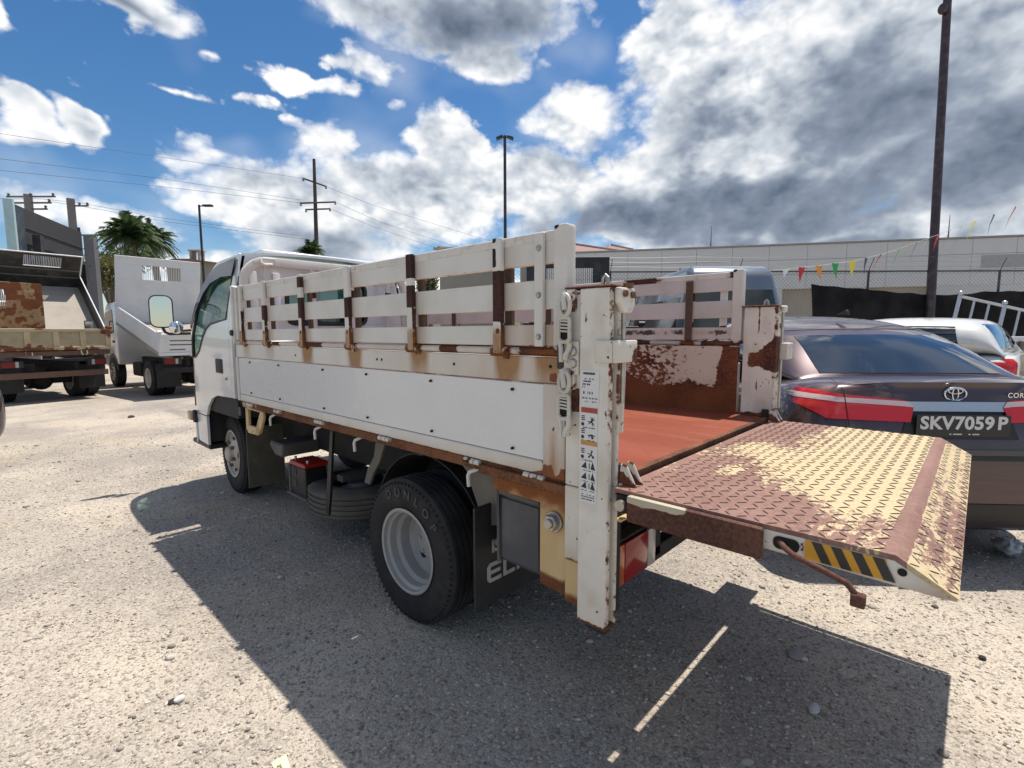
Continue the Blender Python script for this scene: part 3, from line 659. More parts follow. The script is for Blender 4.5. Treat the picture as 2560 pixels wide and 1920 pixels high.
part('bumper_skirt', MB().box(1.37, mx(1.37), 4.97, 5.46, .385, .43), m_blackpl, bp, bevel=.01)
for sd in (-1, 1):
    X = (lambda q: q) if sd < 0 else mx
    lamp = part('side_indicator', MB().box(*sorted((X(1.325), X(1.365))), 5.31, 5.42, .615, .70), plain('indicator_lens', (.55, .38, .24), .15), cab, bevel=.014, seg=2)
    part('indicator_base', MB().box(*sorted((X(1.34), X(1.37))), 5.255, 5.305, .60, .715), m_blackpl, lamp, bevel=.006)
    # mirrors on a bracket arm ahead of the door
    arm = part('mirror_arm', MB().tube([(X(1.40), 5.42, 1.42), (X(1.25), 5.50, 1.415), (X(1.225), 5.53, 1.43), (X(1.21), 5.54, 1.47), (X(1.21), 5.54, 1.58)], .013, 8).tube([(X(1.41), 5.43, 1.45), (X(1.30), 5.47, 1.44), (X(1.29), 5.46, 1.47)], .011, 8), m_blackpl, None, bevel=0)
    mi = part('mirror', MB().prism(rrect(-.093, .093, -.15, .15, .06), 'y', -.035, .0), m_blackpl, arm, bevel=.012, seg=2)
    ca = 1 if sd < 0 else -1
    mi.data.transform(Matrix.Translation(Vector((X(1.205), 5.53, 1.62)) - Vector(TO)) @ Matrix.Rotation(rad(-14) * ca, 4, 'Z') @ Matrix.Translation(Vector(TO)))
    gl = part('mirror_glass', MB().prism(rrect(-.083, .083, -.138, .138, .052), 'y', -.0385, -.0365), m_chrome, mi, bevel=0)
    gl.data.transform(Matrix.Translation(Vector((X(1.205), 5.53, 1.62)) - Vector(TO)) @ Matrix.Rotation(rad(-14) * ca, 4, 'Z') @ Matrix.Translation(Vector(TO)))
    part('round_mirror', MB().ball((X(1.292), 5.44, 1.475), .058, 10, (1, .55, 1)), m_chrome, arm, bevel=0)

# ------------------------------------------------------------------ wheels (shared builders, local frame: axle along x, outer face towards -x)
def tyre_mb(r, w, rim, grooves=4, n=64):
    sh = .035
    prof = [(rim, -w * .40), (rim + .012, -w * .47), ((r + rim) / 2 - .01, -w * .52), (r - sh, -w * .49), (r - .010, -w * .43), (r - .002, -w * .395)]
    for i in range(grooves):
        c = -w * .36 + w * .72 * (i + .5) / grooves
        prof += [(r, c - w * .06), (r, c - .0065), (r - .010, c - .0055), (r - .010, c + .0055), (r, c + .0065), (r, c + w * .06)] if False else [(r, c - .007), (r - .011, c - .0055), (r - .011, c + .0055), (r, c + .007)]
    prof += [(r - .002, w * .395), (r - .010, w * .43), (r - sh, w * .49), ((r + rim) / 2 - .01, w * .52), (rim + .012, w * .47), (rim, w * .40)]
    return MB().lathe(prof, (0, 0, 0), 'x', n, False)
def wheel(parent, pos, r, w, rim, rimmat, style, n=64, rot=0., flip=False, letters=False, mat_t=None):
    """tyre with rim and hub; style 'dish' (deep dual rear wheel) or 'front' (convex disc with holes)"""
    M_ = Matrix.Translation(Vector(pos)) @ Matrix.Rotation(math.pi if flip else 0, 4, 'Z') @ Matrix.Rotation(rot, 4, 'Z')
    mat_t = mat_t or m_rubber
    me = tyre_mb(r, w, rim, n=n).mesh('tyre', 0, 1, 40.); me.transform(M_); ty = put('tyre', me, mat_t, parent)
    if n >= 64:
        lug = MB()
        for k in range(72):
            a = 2 * math.pi * k / 72; Q = Matrix.Rotation(a, 3, 'X')
            for s in (-1, 1):
                c = Q @ Vector((s * w * .452, 0, r - .0285)); lug.obox(c, (.012, .007, .022), Q @ Matrix.Rotation(s * rad(22), 3, 'Y'))
        me = lug.mesh('tread_notch', 0, 1, None); me.transform(M_); put('tread_notch', me, m_hole, ty, kind='stuff')
    if style == 'dish':
        prof = [(rim + .010, -w * .50), (rim + .004, -w * .515), (rim - .006, -w * .50), (rim - .008, -w * .40), (rim - .020, -w * .34), (rim - .022, -w * .15), (rim - .036, -w * .06), (rim - .038, w * .22), (rim - .055, w * .32), (.075, w * .36), (.075, w * .20), (.055, w * .17), (.0, w * .165)]
    else:
        prof = [(rim + .010, -w * .50), (rim + .004, -w * .515), (rim - .006, -w * .50), (rim - .010, -w * .38), (rim - .030, -w * .30), (rim - .040, -w * .36), (.125, -w * .50), (.085, -w * .54), (.070, -w * .54), (.066, -w * .70), (.045, -w * .76), (0, -w * .77)]
    me = MB().lathe(prof, (0, 0, 0), 'x', max(24, n // 2 + 8), False).mesh('rim', 0, 1, 30.); me.transform(M_); rm = put('rim', me, rimmat, ty)
    nut = MB()
    for k in range(6 if style == 'front' else 5):
        a = 2 * math.pi * k / (6 if style == 'front' else 5) + .3; q = (math.cos(a), math.sin(a)); rr = .098 if style == 'front' else .058
        x0, x1 = (-w * .50, -w * .66) if style == 'front' else (w * .36, w * .14)
        nut.cyl((x0, q[0] * rr, q[1] * rr), (x1, q[0] * rr, q[1] * rr), .016 if style == 'front' else .012, 6)
    me = nut.mesh('wheel_nut', 0, 1, None); me.transform(M_); put('wheel_nut', me, rimmat if style == 'dish' else MATS.get('nut_rust', rimmat), rm, kind='stuff')
    hole = MB()
    for k in range(5 if style == 'front' else 4):
        a = 2 * math.pi * (k + .45) / (5 if style == 'front' else 4); rr = rim - .058 if style == 'front' else .110
        x = -w * .405 if style == 'front' else w * .345
        hole.lathe([(0, 0), (.024, 0)], (x - (.012 if style == 'front' else .004), math.cos(a) * rr, math.sin(a) * rr), 'x', 14, False)
    me = hole.mesh('rim_hole', 0, 1, None, merge=0); me.transform(M_); put('rim_hole', me, m_hole, rm, kind='stuff')
    return ty
m_rim = worn('rim_silver', (.34, .335, .325), base=.05, nscale=16, dirt=.5, dirtcol=(.24, .20, .16), rust1=(.10, .05, .03), rust2=(.25, .15, .09), rough=.38, spec=.6)
m_rimw = worn('rim_cream', (.58, .53, .46), base=.06, nscale=18, dirt=.5, dirtcol=(.28, .20, .13), rough=.5)
paint('nut_rust', (.17, .12, .085), .8, dirt=.4, scale=30)
TOv = Vector(TO)
RW, FW = (1.365 + .095, 1.985, .358), (1.50 + .095, 4.80, .355)
for sd in (-1, 1):
    X = (lambda q: q) if sd < 0 else mx
    t = wheel(truck, Vector((X(RW[0]), RW[1], RW[2])) - TOv, .358, .19, .202, m_rim, 'dish', flip=sd > 0)
    if sd < 0: rear_tyre = t
    wheel(truck, Vector((X(RW[0] + .23), RW[1], RW[2])) - TOv, .358, .19, .202, m_rim, 'dish', n=40, flip=sd < 0)
    wheel(truck, Vector((X(FW[0]), FW[1], FW[2])) - TOv, .355, .19, .202, m_rimw, 'front', flip=sd > 0, rot=rad(3) * sd)
# raised lettering on the near rear tyre
mb = MB()
for i, ch in enumerate('DUNLOP'):
    a = rad(64 + i * 15.5); me = text_mesh(ch, .062, .0018, .0012)      # angle from the front (+y) round the top to the rear
    rr = .288; c = Vector((RW[0] - .1005, RW[1] + rr * math.cos(a), RW[2] + rr * math.sin(a)))
    out = Vector((0, math.cos(a), math.sin(a))); right = Vector((0, -math.sin(a), math.cos(a))); me.transform(frame(c - TOv, right, out, (-1, 0, 0)))
    mesh_to_mb(me, mb); bpy.data.meshes.remove(me)
put('lettering', mb.mesh('lettering', 0, 1, None, merge=0), plain('tyre_letter', (.075, .07, .066), .8), rear_tyre, label='raised tyre maker lettering on the rear tyre')

# ------------------------------------------------------------------ under the deck
part('rear_axle', MB().cyl((1.5, 1.985, .36), (mx(1.5), 1.985, .36), .06, 16).ball((CX, 1.985, .36), .17, 10), m_frame, bevel=0)
part('front_axle', MB().box(1.6, mx(1.6), 4.76, 4.84, .30, .37), m_frame)
m = MB()
for x in (CX - .50, CX + .50):
    for k in range(4): m.tube([(x, 1.985 + (.62 - k * .12) * t, .46 - k * .014 + .10 * t * t) for t in np.linspace(-1, 1, 9)], .012, 6)
part('leaf_spring', m, m_frame, bevel=0)
part('drive_shaft', MB().cyl((CX, 1.99, .40), (CX, 4.2, .58), .045, 12), m_frame, bevel=0)
part('gearbox', MB().box(CX - .2, CX + .2, 3.95, 5.0, .42, .80), m_frame, bevel=.05, seg=2)
part('fuel_tank', MB().box(2.45, 2.88, 2.50, 4.22, .22, .70), m_frame, bevel=.04, seg=2)  # stretched along the frame to hide the sunlit ground beyond
part('exhaust', MB().tube([(2.5, 4.2, .5), (2.45, 3.6, .46), (2.45, 2.9, .40), (2.55, 1.3, .42)], .035, 10), m_frame, bevel=0)
# spare wheel hung flat under the frame
me = tyre_mb(.355, .19, .19).mesh('spare_tyre', 0, 1, 40.); me.transform(Matrix.Translation(Vector((1.82, 3.18, .29)) - TOv) @ Matrix.Rotation(rad(90), 4, 'Y'))
m_oldr = rubber('old_rubber', (.10, .092, .078), .7, (.19, .17, .14))
sp = put('spare_tyre', me, m_oldr, truck)
part('spare_rim', MB().lathe([(.195, -.08), (.19, -.02), (.17, .0), (.09, .03), (.09, .06), (0, .06)], (1.82, 3.18, .31), 'z', 30, False), m_rim, sp, bevel=0, wear=lambda x, y, z: .2 + 0 * z)
part('spare_bracket', MB().box(1.66, 2.05, 3.14, 3.22, .395, .44), m_grey, sp)
part('hanger_strap', MB().prism([(2.80, .86), (2.83, .86), (2.92, .42), (2.94, .30), (2.90, .29), (2.87, .42)], 'x', 1.43, 1.445), m_blackpl, bevel=0)
# battery
bt = part('battery', MB().box(1.50, 1.66, 3.36, 3.585, .28, .48), m_blackpl, bevel=.006)
part('battery_lid', MB().box(1.492, 1.668, 3.35, 3.59, .482, .515), plain('battery_red', (.36, .012, .010), .3), bt, bevel=.006)
part('battery_tray', MB().box(1.48, 1.68, 3.32, 3.63, .262, .277).box(1.49, 1.66, 3.592, 3.61, .277, .475), m_grey, bt)
m = MB()
for i in range(3):
    for z in (.33, .41): m.box(1.4955, 1.4985, 3.50 + i * .025, 3.512 + i * .025, z, z + .06)
part('battery_vent', m, m_grey, bt, bevel=0)
for yy in (3.57, 3.38): part('terminal', MB().cyl((1.53, yy, .51), (1.53, yy, .535), .01, 8), m_steel, bt, bevel=0)
part('air_box', MB().prism([(3.72, .60), (3.95, .60), (3.95, .56), (3.86, .50), (3.74, .50)], 'x', 1.50, 1.80), m_grey, bevel=.01)
# front wheel flap and rear mudguards
part('front_flap', MB().box(1.455, 1.75, 4.30, 4.312, .155, .66), paint('flap_olive', (.085, .075, .055), .75, dirt=.6, scale=5), bevel=.002)
def guard(y0, sgn, pts, x0, x1): return MB().prism([(y0 + sgn * a, z) for a, z in pts], 'x', x0, x1)
m_guard = paint('guard_grey', (.12, .11, .092), .6, dirt=.4, scale=6)
part('mudguard', guard(1.985, 1, [(.34, .87), (.46, .83), (.49, .72), (.56, .64), (.60, .55), (.545, .545), (.50, .62), (.43, .70), (.38, .80)], 1.50, 1.52), m_guard)
part('mudguard', guard(1.985, -1, [(.24, .875), (.60, .875), (.56, .70), (.53, .60), (.46, .58), (.40, .66), (.33, .80)], 1.47, 1.485), m_guard)
part('mudguard_skin', MB().grid(lambda u, v: (1.49 + v * .44, 1.985 + .46 * math.cos(rad(20 + 140 * u)), .36 + .46 * math.sin(rad(20 + 140 * u))), 16, 2), m_dark, bevel=0, solid=.006)
# mud flap with lettering
fl = part('mud_flap', MB().box(1.372, 1.86, 1.495, 1.507, .235, .69), paint('flap_black', (.020, .019, .019), .6, dirt=.5, dirtcol=(.06, .055, .05), scale=5), bevel=.002)
m_let = paint('flap_letter', (.42, .41, .40), .6, dirt=.3, scale=40)
def poly_letters(polys, y, x0, z0, s):
    mb = MB()
    for p in polys: mb.prism([(x0 + a * s, z0 + b * s) for a, b in p], 'y', y, y + .0015)
    return mb
E_ = [[(.18, 1), (1.0, 1), (1.0, .80), (.30, .80), (.24, .74), (.24, .26), (.30, .20), (1.0, .20), (1.0, 0), (.18, 0), (0, .18), (0, .82)], [(.242, .60), (.92, .60), (.92, .41), (.242, .41)]]
L_ = [[(1.14, 1), (1.36, 1), (1.36, .2), (2.0, .2), (2.0, 0), (1.14, 0)]]
F_ = [[(2.14, 1), (3.0, 1), (3.0, .8), (2.36, .8), (2.36, 0), (2.14, 0)], [(2.362, .6), (2.9, .6), (2.9, .41), (2.362, .41)]]
part('lettering', poly_letters(E_ + L_ + F_, 1.4925, 1.440, .335, .088), m_let, fl, bevel=0)
me = text_mesh('ISUZU', .075, .0008, .003); me.transform(frame(Vector((1.572, 1.4935, .492)) - TOv, (1, 0, 0), (0, 0, 1), (0, -1, 0))); put('lettering', me, m_let, fl)
part('side_marker', MB().box(1.33, 1.345, 4.04, 4.075, .80, .865), m_grey, bevel=.008, seg=2)
# yellowed bracket below the front end of the body
m = MB().prism([(3.99, .895), (3.94, .895), (3.94, .74), (3.99, .71)], 'x', 1.352, 1.372).prism([(3.99, .71), (3.94, .74), (3.80, .74), (3.74, .70), (3.77, .685), (3.95, .68)], 'x', 1.352, 1.372).prism([(3.80, .74), (3.74, .70), (3.655, .82), (3.655, .87), (3.705, .87)], 'x', 1.352, 1.372).box(1.352, 1.372, 3.70, 3.94, .86, .895)
part('body_bracket', m, m_yellowed, cut=(0, .03, .03), wear=lambda x, y, z: (.2 + .35 * fbm(y * 9, z * 9, 3), .3 + 0 * z))
# tool box panel by the tail, yellowed bracket of the lift
tb = part('control_box', MB().box(1.425, 1.72, 1.175, 1.40, .485, .775), paint('box_slate', (.055, .06, .068), .5, dirt=.5, dirtcol=(.14, .14, .14), scale=3), bevel=.008, seg=2)
part('box_lid', MB().box(1.417, 1.424, 1.185, 1.385, .50, .755), MATS['box_slate'], tb, bevel=.003)
part('box_frame', MB().box(1.405, 1.425, 1.388, 1.400, .48, .785).box(1.405, 1.425, 1.175, 1.388, .770, .785), m_grey, tb)
lw = lambda x, y, z: (1.15 * ss(z, .755, .85) * (.35 + .9 * fbm(y * 9 + 5, z * 12, 3)) + .95 * ss(z, .60, .52) * (.4 + 1.0 * fbm(y * 10, z * 5, 3)) + .62 * ss(z, .865, .90) + .4 * ss(.022 - np.abs(y - .985), 0, .02) * fbm(y * 9, z * 12, 3), .2 + .8 * ss(z, .70, .84) + .3 * ss(fbm(y * 10, z * 3, 3), .5, .7))
lb = part('lift_bracket', MB().prism([(1.352, .868), (1.352, .828), (1.345, .815), (1.115, .815), (1.115, .515), (.99, .505), (.99, .868)], 'x', 1.338, 1.362), m_yellowed, wear=lw, cut=(0, .02, .02))
part('bolt', MB().cyl((1.338, 1.045, .765), (1.305, 1.045, .765), .030, 6).cyl((1.338, 1.045, .765), (1.325, 1.045, .765), .037, 14).cyl((1.306, 1.045, .765), (1.296, 1.045, .765), .017, 12), m_steel, lb, bevel=.002)
part('rust_lip', MB().box(1.325, 1.40, .955, 1.42, .868, .903), m_rustbeam, lb, cut=(0, .02, .01), wear=lambda x, y, z: .40 + .35 * fbm(y * 12, z * 30, 3))

# ------------------------------------------------------------------ lift columns
def column(side):
    X = (lambda a: a) if side < 0 else mx
    def bx(mb, x0, x1, *r):
        a, b = sorted((X(x0), X(x1))); return mb.box(a, b, *r)
    left = side < 0
    def cw(x, y, z):
        n = fbm(y * 14 + 3, z * 9, 3)
        w = .04 + .38 * ss(n, .66, .82) + .62 * ss(z, .50, .475) + .55 * ss(z, 1.545, 1.557)
        w = np.maximum(w, .46 * ss(.818 - y, -.002, .004) * (.5 + .9 * fbm(y * 9, z * 10 + 4, 3)))
        if left: w = np.maximum(w, .75 * ss(.016 - np.hypot(y - .897, (z - 1.462) * .6), 0, .012))
        if not left:
            w = np.maximum(w, .8 * ss(.05 + .05 * ss(.90 - y, 0, .1) - np.abs(z - 1.27 + .25 * (y - .9)), -.01, .02) * ss(.97 - y, 0, .05)); w = np.maximum(w, .75 * ss(.985 - z, -.004, .012)); w = np.maximum(w, .9 * ss(.004 - np.abs(y - .893), -.001, .003) * ss(vnoise(z * 16, 2.0 + 0 * z), .35, .5))
        return np.clip(w, 0, 1), .22 * ss(n, .45, .7) + .25 * ss(z, .7, .48)
    pts = [(1.300, .922), (1.300, .812), (1.318, .810), (1.325, .818), (1.325, .860), (1.346, .860), (1.346, .812), (1.352, .806), (1.360, .812), (1.360, .90), (1.385, .90), (1.385, .922)]
    if not left: pts = [(a, b) for a, b in [(1.300, .97), (1.300, .80), (1.37, .80), (1.37, .97)]]
    c = part('lift_column', MB().prism([(X(a), b) for a, b in pts], 'z', .47, 1.555), m_column, cut=(0, .012, .02), wear=cw, bevel=.003)
    part('column_cap', bx(MB(), 1.30, 1.385, .806 if left else .80, .985, 1.557, 1.563), m_rustbeam, c, wear=lambda x, y, z: .2 + 0 * z)
    if left:
        part('column_cheek', bx(MB(), 1.314, 1.372, .924, .985, .916, 1.545), m_column, c, cut=(0, .012, .02), wear=lambda x, y, z: (.15 + .75 * ss(.045 - np.abs(z - 1.205), -.005, .02) * ss(.967 - y, -.004, .012) + .45 * ss(z, 1.53, 1.545), .15 * ss(fbm(y * 20, z * 8, 3), .5, .7)))
        part('column_foot', bx(MB(), 1.312, 1.372, .924, .985, .66, .913), m_column, c, cut=(0, .012, .02), wear=lambda x, y, z: (.15 + .4 * ss(.012 - np.abs(z - .66), 0, .01), .35 * ss(z, .74, .66) + .1))
        part('column_foot', bx(MB(), 1.316, 1.372, .926, .985, .505, .657), m_yellowed, c, cut=(0, .012, .02), wear=lambda x, y, z: (.1 + .6 * ss(z, .57, .51) * (.4 + fbm(y * 12, z * 8, 3)), .5 + 0 * z))
        part('inner_cheek', bx(MB(), 1.392, 1.41, .86, .985, .93, 1.33), m_column, c, wear=lambda x, y, z: (.2 + .6 * ss(1.12 - z, 0, .02), 0 * z), cut=(0, .02, .02))
        m = MB(); m.prism([(X(1.40), 1.335), (X(1.415), 1.335), (X(1.405), 1.10), (X(1.395), 1.10)], 'y', .822, .834); part('wear_strip', m, m_column, c, wear=lambda x, y, z: .15 + 0 * z, bevel=0)
        # guide rod and its clamp
        part('guide_rod', MB().cyl((1.366, .806, 1.20), (1.366, .806, 1.53), .0075, 10), m_steel, c, bevel=0)
        tc = part('top_clamp', MB().prism([(1.318, 1.554), (1.408, 1.554), (1.408, 1.50), (1.39, 1.478), (1.345, 1.478), (1.330, 1.50), (1.318, 1.51)], 'y', .790, .812), m_column, c, bevel=.006, seg=2, wear=lambda x, y, z: .2 + .25 * vnoise(x * 60, z * 60), cut=(.01, 0, .01))
        part('bolt', MB().cyl((1.342, .79, 1.535), (1.342, .782, 1.535), .011, 6).cyl((1.386, .79, 1.533), (1.386, .782, 1.533), .011, 6).cyl((1.38, .80, 1.555), (1.38, .80, 1.569), .016, 8), paint('bolt_rust', (.15, .06, .03), .85, dirt=.4, scale=60), tc, bevel=0)
        part('lift_eye', MB().tube([(1.325, .836, 1.562), (1.325, .839, 1.585), (1.325, .846, 1.592), (1.325, .853, 1.585), (1.325, .856, 1.562)], .0065, 8), m_steel, c, bevel=0)
        cl = part('rod_clamp', bx(MB(), 1.290, 1.299, .797, .860, 1.328, 1.396).box(1.290, 1.418, .785, .7965, 1.328, 1.396), m_column, c, bevel=.004, seg=2, cut=(.02, .02, .02), wear=lambda x, y, z: (.12 + .75 * ss(x, 1.375, 1.40) * ss(1.36 - z, -.02, .02) + .3 * vnoise(x * 50, z * 40), .15 + 0 * z))
        pl = part('latch_plate', bx(MB(), 1.300, 1.313, .927, .985, 1.285, 1.392), m_column, c, wear=lambda x, y, z: (.2 + .25 * vnoise(y * 50, z * 50), .1 + 0 * z), cut=(0, .01, .01))
        for z in (1.360, 1.322): part('bolt', MB().lathe([(0, .010), (.013, .008), (.0165, 0)], (1.300, .946, z), 'x', 14, False, sign=-1), m_steel, pl, bevel=0)
        part('rubber_stop', bx(MB(), 1.295, 1.315, .986, 1.010, 1.300, 1.385), paint('stop_brown', (.050, .035, .030), .8, scale=20), c, bevel=.006, seg=2)
        # spring latches
        m_latch = worn('latch_cast', (.60, .575, .51), nscale=60, dirt=.5, rough=.5)
        for z0, hs in ((1.43, 1.0), (1.182, 1.05)):
            yk = .972
            ring = [(1.288, yk + .020 * math.cos(t), z0 + .075 * hs + .034 * math.sin(t)) for t in np.linspace(0, 2 * math.pi, 18, endpoint=False)]
            la = part('spring_latch', MB().tube(ring, .0075, 8, True).tube([(1.285, yk + .004, z0 + .112 * hs), (1.279, yk, z0 + .10), (1.283, yk - .004, z0 + .062)], .009, 8), m_latch, c, bevel=0, wear=lambda x, y, z: .15 + .25 * vnoise(y * 90, z * 90), cut=None)
            ring2 = [(1.286, a, b) for a, b in rrect(yk - .021, yk + .022, z0 - .040, z0 + .036, .010)] 
            part('latch_body', MB().tube(ring2, .0065, 8, True).tube([(1.286, yk - .019, z0 - .03), (1.286, yk - .021, z0 - .058), (1.284, yk - .006, z0 - .085), (1.284, yk - .008, z0 - .098)], .0085, 8).tube([(1.286, yk + .020, z0 - .03), (1.286, yk + .012, z0 - .06), (1.284, yk + .009, z0 - .105)], .008, 8), m_latch, la, bevel=0, wear=lambda x, y, z: .15 + .25 * vnoise(y * 90, z * 90))
            m = MB()
            for q in range(4): m.cyl((1.287, yk - .015, z0 + .024 - q * .0105), (1.287, yk + .016, z0 + .026 - q * .0105), .0035, 6)
            part('latch_spring', m, m_latch, la, bevel=0, wear=lambda x, y, z: .2 + 0 * z)
            part('latch_back', bx(MB(), 1.2915, 1.299, yk - .018, yk + .019, z0 - .04, z0 + .034), m_hole, la, bevel=0)
            m = MB(); bx(m, 1.298, 1.316, yk - .03, yk + .03, z0 + .055, z0 + .125); part('latch_mount', m, m_column, la, wear=lambda x, y, z: .45 + 0 * z, cut=(0, .02, .02))
        # warning stickers
        def sticker(y0, y1, z0, z1, name): return part(name, bx(MB(), 1.2985, 1.2995, y0, y1, z0, z1), plain('sticker_white', (.66, .655, .64), .45), c, bevel=0)
        ink = plain('ink_black', (.02, .02, .02), .6)
        s1 = sticker(.847, .914, 1.197, 1.302, 'data_sticker'); m = MB(); g = random.Random(4)
        def row(mb, y0, y1, z, h, dens):
            y = y0
            while y < y1 - .001:
                w = g.uniform(.001, .0035); 
                if g.random() < dens: mb.box(1.2978, 1.2984, y, min(y + w, y1), z, z + h)
                y += w + g.uniform(.0004, .0016)
        for a, b, z, h, dd in ((.862, .905, 1.289, .007, .95), (.866, .908, 1.274, .003, .6), (.870, .910, 1.266, .004, .8), (.880, .908, 1.256, .005, .8), (.894, .91, 1.248, .005, .7), (.852, .91, 1.228, .008, .55), (.852, .91, 1.213, .004, .7), (.855, .90, 1.203, .003, .5)): row(m, a, b, z, h, dd)
        part('print', m, ink, s1, bevel=0, kind='stuff')
        s2 = sticker(.850, .912, .880, 1.185, 'warning_sticker')
        part('red_band', bx(MB(), 1.2978, 1.2984, .8505, .9115, 1.169, 1.185), plain('band_red', (.36, .055, .045), .5), s2, bevel=0)
        part('orange_band', bx(MB(), 1.2978, 1.2984, .8505, .9115, 1.065, 1.080), plain('band_orange', (.50, .26, .07), .5), s2, bevel=0)
        m = MB()
        for z in (1.138, 1.097, 1.033):
            m.add([(1.2978, .905 + .006 * math.cos(t), z + .006 * math.sin(t) - .006) for t in np.linspace(0, 6.28, 10, endpoint=False)], [tuple(range(10))])
            for q in range(3): m.box(1.2978, 1.2984, .897, .910, z + .006 + q * .006, z + .009 + q * .006)
            for q in range(9): 
                t = g.uniform(0, 6.28); m.tube([(1.298, .872, z + .004), (1.298, .872 + .014 * math.cos(t), z + .004 + .014 * math.sin(t))], .0013, 4)
            row(m, .86, .908, z - .018, .003, .7)
        for z in (.99, .955, .925):
            m.prism([(.888, z), (.909, z + .002), (.892, z + .022)], 'x', 1.2978, 1.2984); m.prism([(.856, z - .002), (.874, z), (.866, z + .024)], 'x', 1.2978, 1.2984); m.box(1.2978, 1.2984, .877, .880, z, z + .018)
            row(m, .855, .908, z - .008, .0025, .6)
        for z in (.903, .896, .888): row(m, .858, .908, z, .003, .75)
        part('print', m, ink, s2, bevel=0, kind='stuff')
        part('rubber_foot', bx(MB(), 1.312, 1.356, .82, .905, .446, .472), m_blackpl, c, bevel=.012, seg=2)
    else:
        part('lift_eye', MB().tube([(X(1.33), .86, 1.562), (X(1.33), .863, 1.585), (X(1.33), .870, 1.592), (X(1.33), .877, 1.585), (X(1.33), .88, 1.562)], .0065, 8), m_steel, c, bevel=0)
        part('top_clamp', bx(MB(), 1.24, 1.30, .785, .83, 1.525, 1.562), m_column, c, wear=lambda x, y, z: .2 + 0 * z, bevel=.006)
        part('rod_clamp', bx(MB(), 1.20, 1.30, .76, .80, 1.27, 1.36), m_column, c, wear=lambda x, y, z: .35 + 0 * z, bevel=.004)
        part('guide_rod', MB().cyl((X(1.275), .80, 1.0), (X(1.275), .80, 1.53), .0085, 10), m_steel, c, bevel=0)
    return c
colL = column(-1); colR = column(1)

# ------------------------------------------------------------------ tail lift platform
PX0, PX1, PZ, PF = 1.322, 2.962, .940, .105
def cream(x, y):
    """how much cream paint is left on the tread plate (1 = painted), worn off near the deck and the near corner"""
    u = (x - PX0) / (PX1 - PX0); v = (.80 - y) / .70                      # u across, v away from the deck
    n = fbm(x * 4.2 + 3, y * 4.6 + 7, 4)
    c = .30 + .62 * ss(v, .18, .62) * ss(u, .06, .42) + .20 * ss(v, .55, .8) - .28 * ss(u, .82, .98) * ss(.75 - v, 0, .5) - .45 * ss(.16 - u, -.05, .12) * ss(.80 - v, -.05, .3) + .9 * (n - .5)
    c += .35 * ss(.10 - np.hypot((u - .26) * 1.2, v - .25), 0, .06) + .2 * ss(.16 - np.hypot(u - .55, v - .22), 0, .1)
    return c
def plate_mat():
    n = NT('tread_plate'); w = n.attr('wear'); a = n.noise(20, 7, .65, (1, 2.0, 1)); b = n.noise(70, 4, .6); c = n.noise(4, 5, .6)
    f = n.step(n.math('MULTIPLY_ADD', n.math('SUBTRACT', n.noise(75, 3, .6, (1, 1.6, 1), off=(6, 2, 1)), .5), .75, n.math('MULTIPLY_ADD', n.math('SUBTRACT', a, .5), 1.15, w)), .45, .54)
    brown = n.mix(n.step(n.math('MULTIPLY_ADD', b, .5, n.math('MULTIPLY', c, .5)), .36, .64), (.185, .092, .068), (.275, .155, .122))
    cr = n.mix(n.math('MULTIPLY', n.step(b, .45, .72), .5), (.52, .415, .245), (.34, .22, .115))
    n.P(Base_Color=n.mix(f, brown, cr), Roughness=n.step(b, .3, .7, .58, .75)); n.b.inputs['Specular IOR Level'].default_value = .35; n.bump(n.math('MULTIPLY_ADD', b, .4, f), .35, .002); return n.m
m_plate = plate_mat(); m_loz = paint('tread_bar', (.065, .036, .026), .6, dirt=.5, dirtcol=(.03, .02, .016), scale=40)
pw = lambda x, y, z: np.where(np.abs(y - PF) < .022, np.where(np.abs(y - PF) < .018, -.6, .3), np.where(y < PF, .60 + .75 * (fbm(x * 3.2 + 2, y * 6 + 1, 4) - .5), cream(x, y)))
plat = part('lift_platform', MB().prism([(.800, PZ - .012), (PF, PZ - .012), (.002, .872), (-.003, .879), (PF - .002, PZ), (.800, PZ)], 'x', PX0, PX1), m_plate, cut=(.012, .012, 0), wear=pw, bevel=.0, label='rusty tread plate lift platform with flaking cream paint')
# raised bars of the tread plate
def lozenges():
    mb = MB(); pit = .0365; L2, W2, H = .0165, .0026, .0026
    def one(c, ang, o, ex, ey, ez):
        d = Vector((math.cos(ang), math.sin(ang))); q = Vector((-d.y, d.x)); T = lambda a, b, h: Vector(o) + Vector(ex) * (c[0] + d.x * a + q.x * b) + Vector(ey) * (c[1] + d.y * a + q.y * b) + Vector(ez) * h
        mb.add([T(-L2, 0, 0), T(0, -W2, 0), T(L2, 0, 0), T(0, W2, 0), T(-L2 * .55, 0, H), T(L2 * .55, 0, H)], [(0, 1, 4), (1, 5, 4), (1, 2, 5), (2, 3, 5), (3, 4, 5), (3, 0, 4)])
    nx = int((PX1 - PX0) / pit) + 1
    for j in range(int((.80 - PF - .03) / pit) + 1):
        for i in range(nx):
            x = PX0 + .015 + i * pit; y = PF + .03 + j * pit
            if x > PX1 - .012 or y > .79: continue
            one((x, y), rad(45 if (i + j) % 2 else -45), (0, 0, PZ), (1, 0, 0), (0, 1, 0), (0, 0, 1))
    s = math.hypot(PF - .0, PZ - .879); ey = Vector((0, (PF + .003) / s, (PZ - .879) / s)); ez = Vector((0, -ey.z, ey.y))
    for j in range(3):
        for i in range(nx):
            x = PX0 + .015 + i * pit; t = .012 + j * pit
            if t > s - .015 or x > PX1 - .012: continue
            one((x, t), rad(45 if (i + j) % 2 else -45), (0, -.003, .879), (1, 0, 0), ey, ez)
    return mb
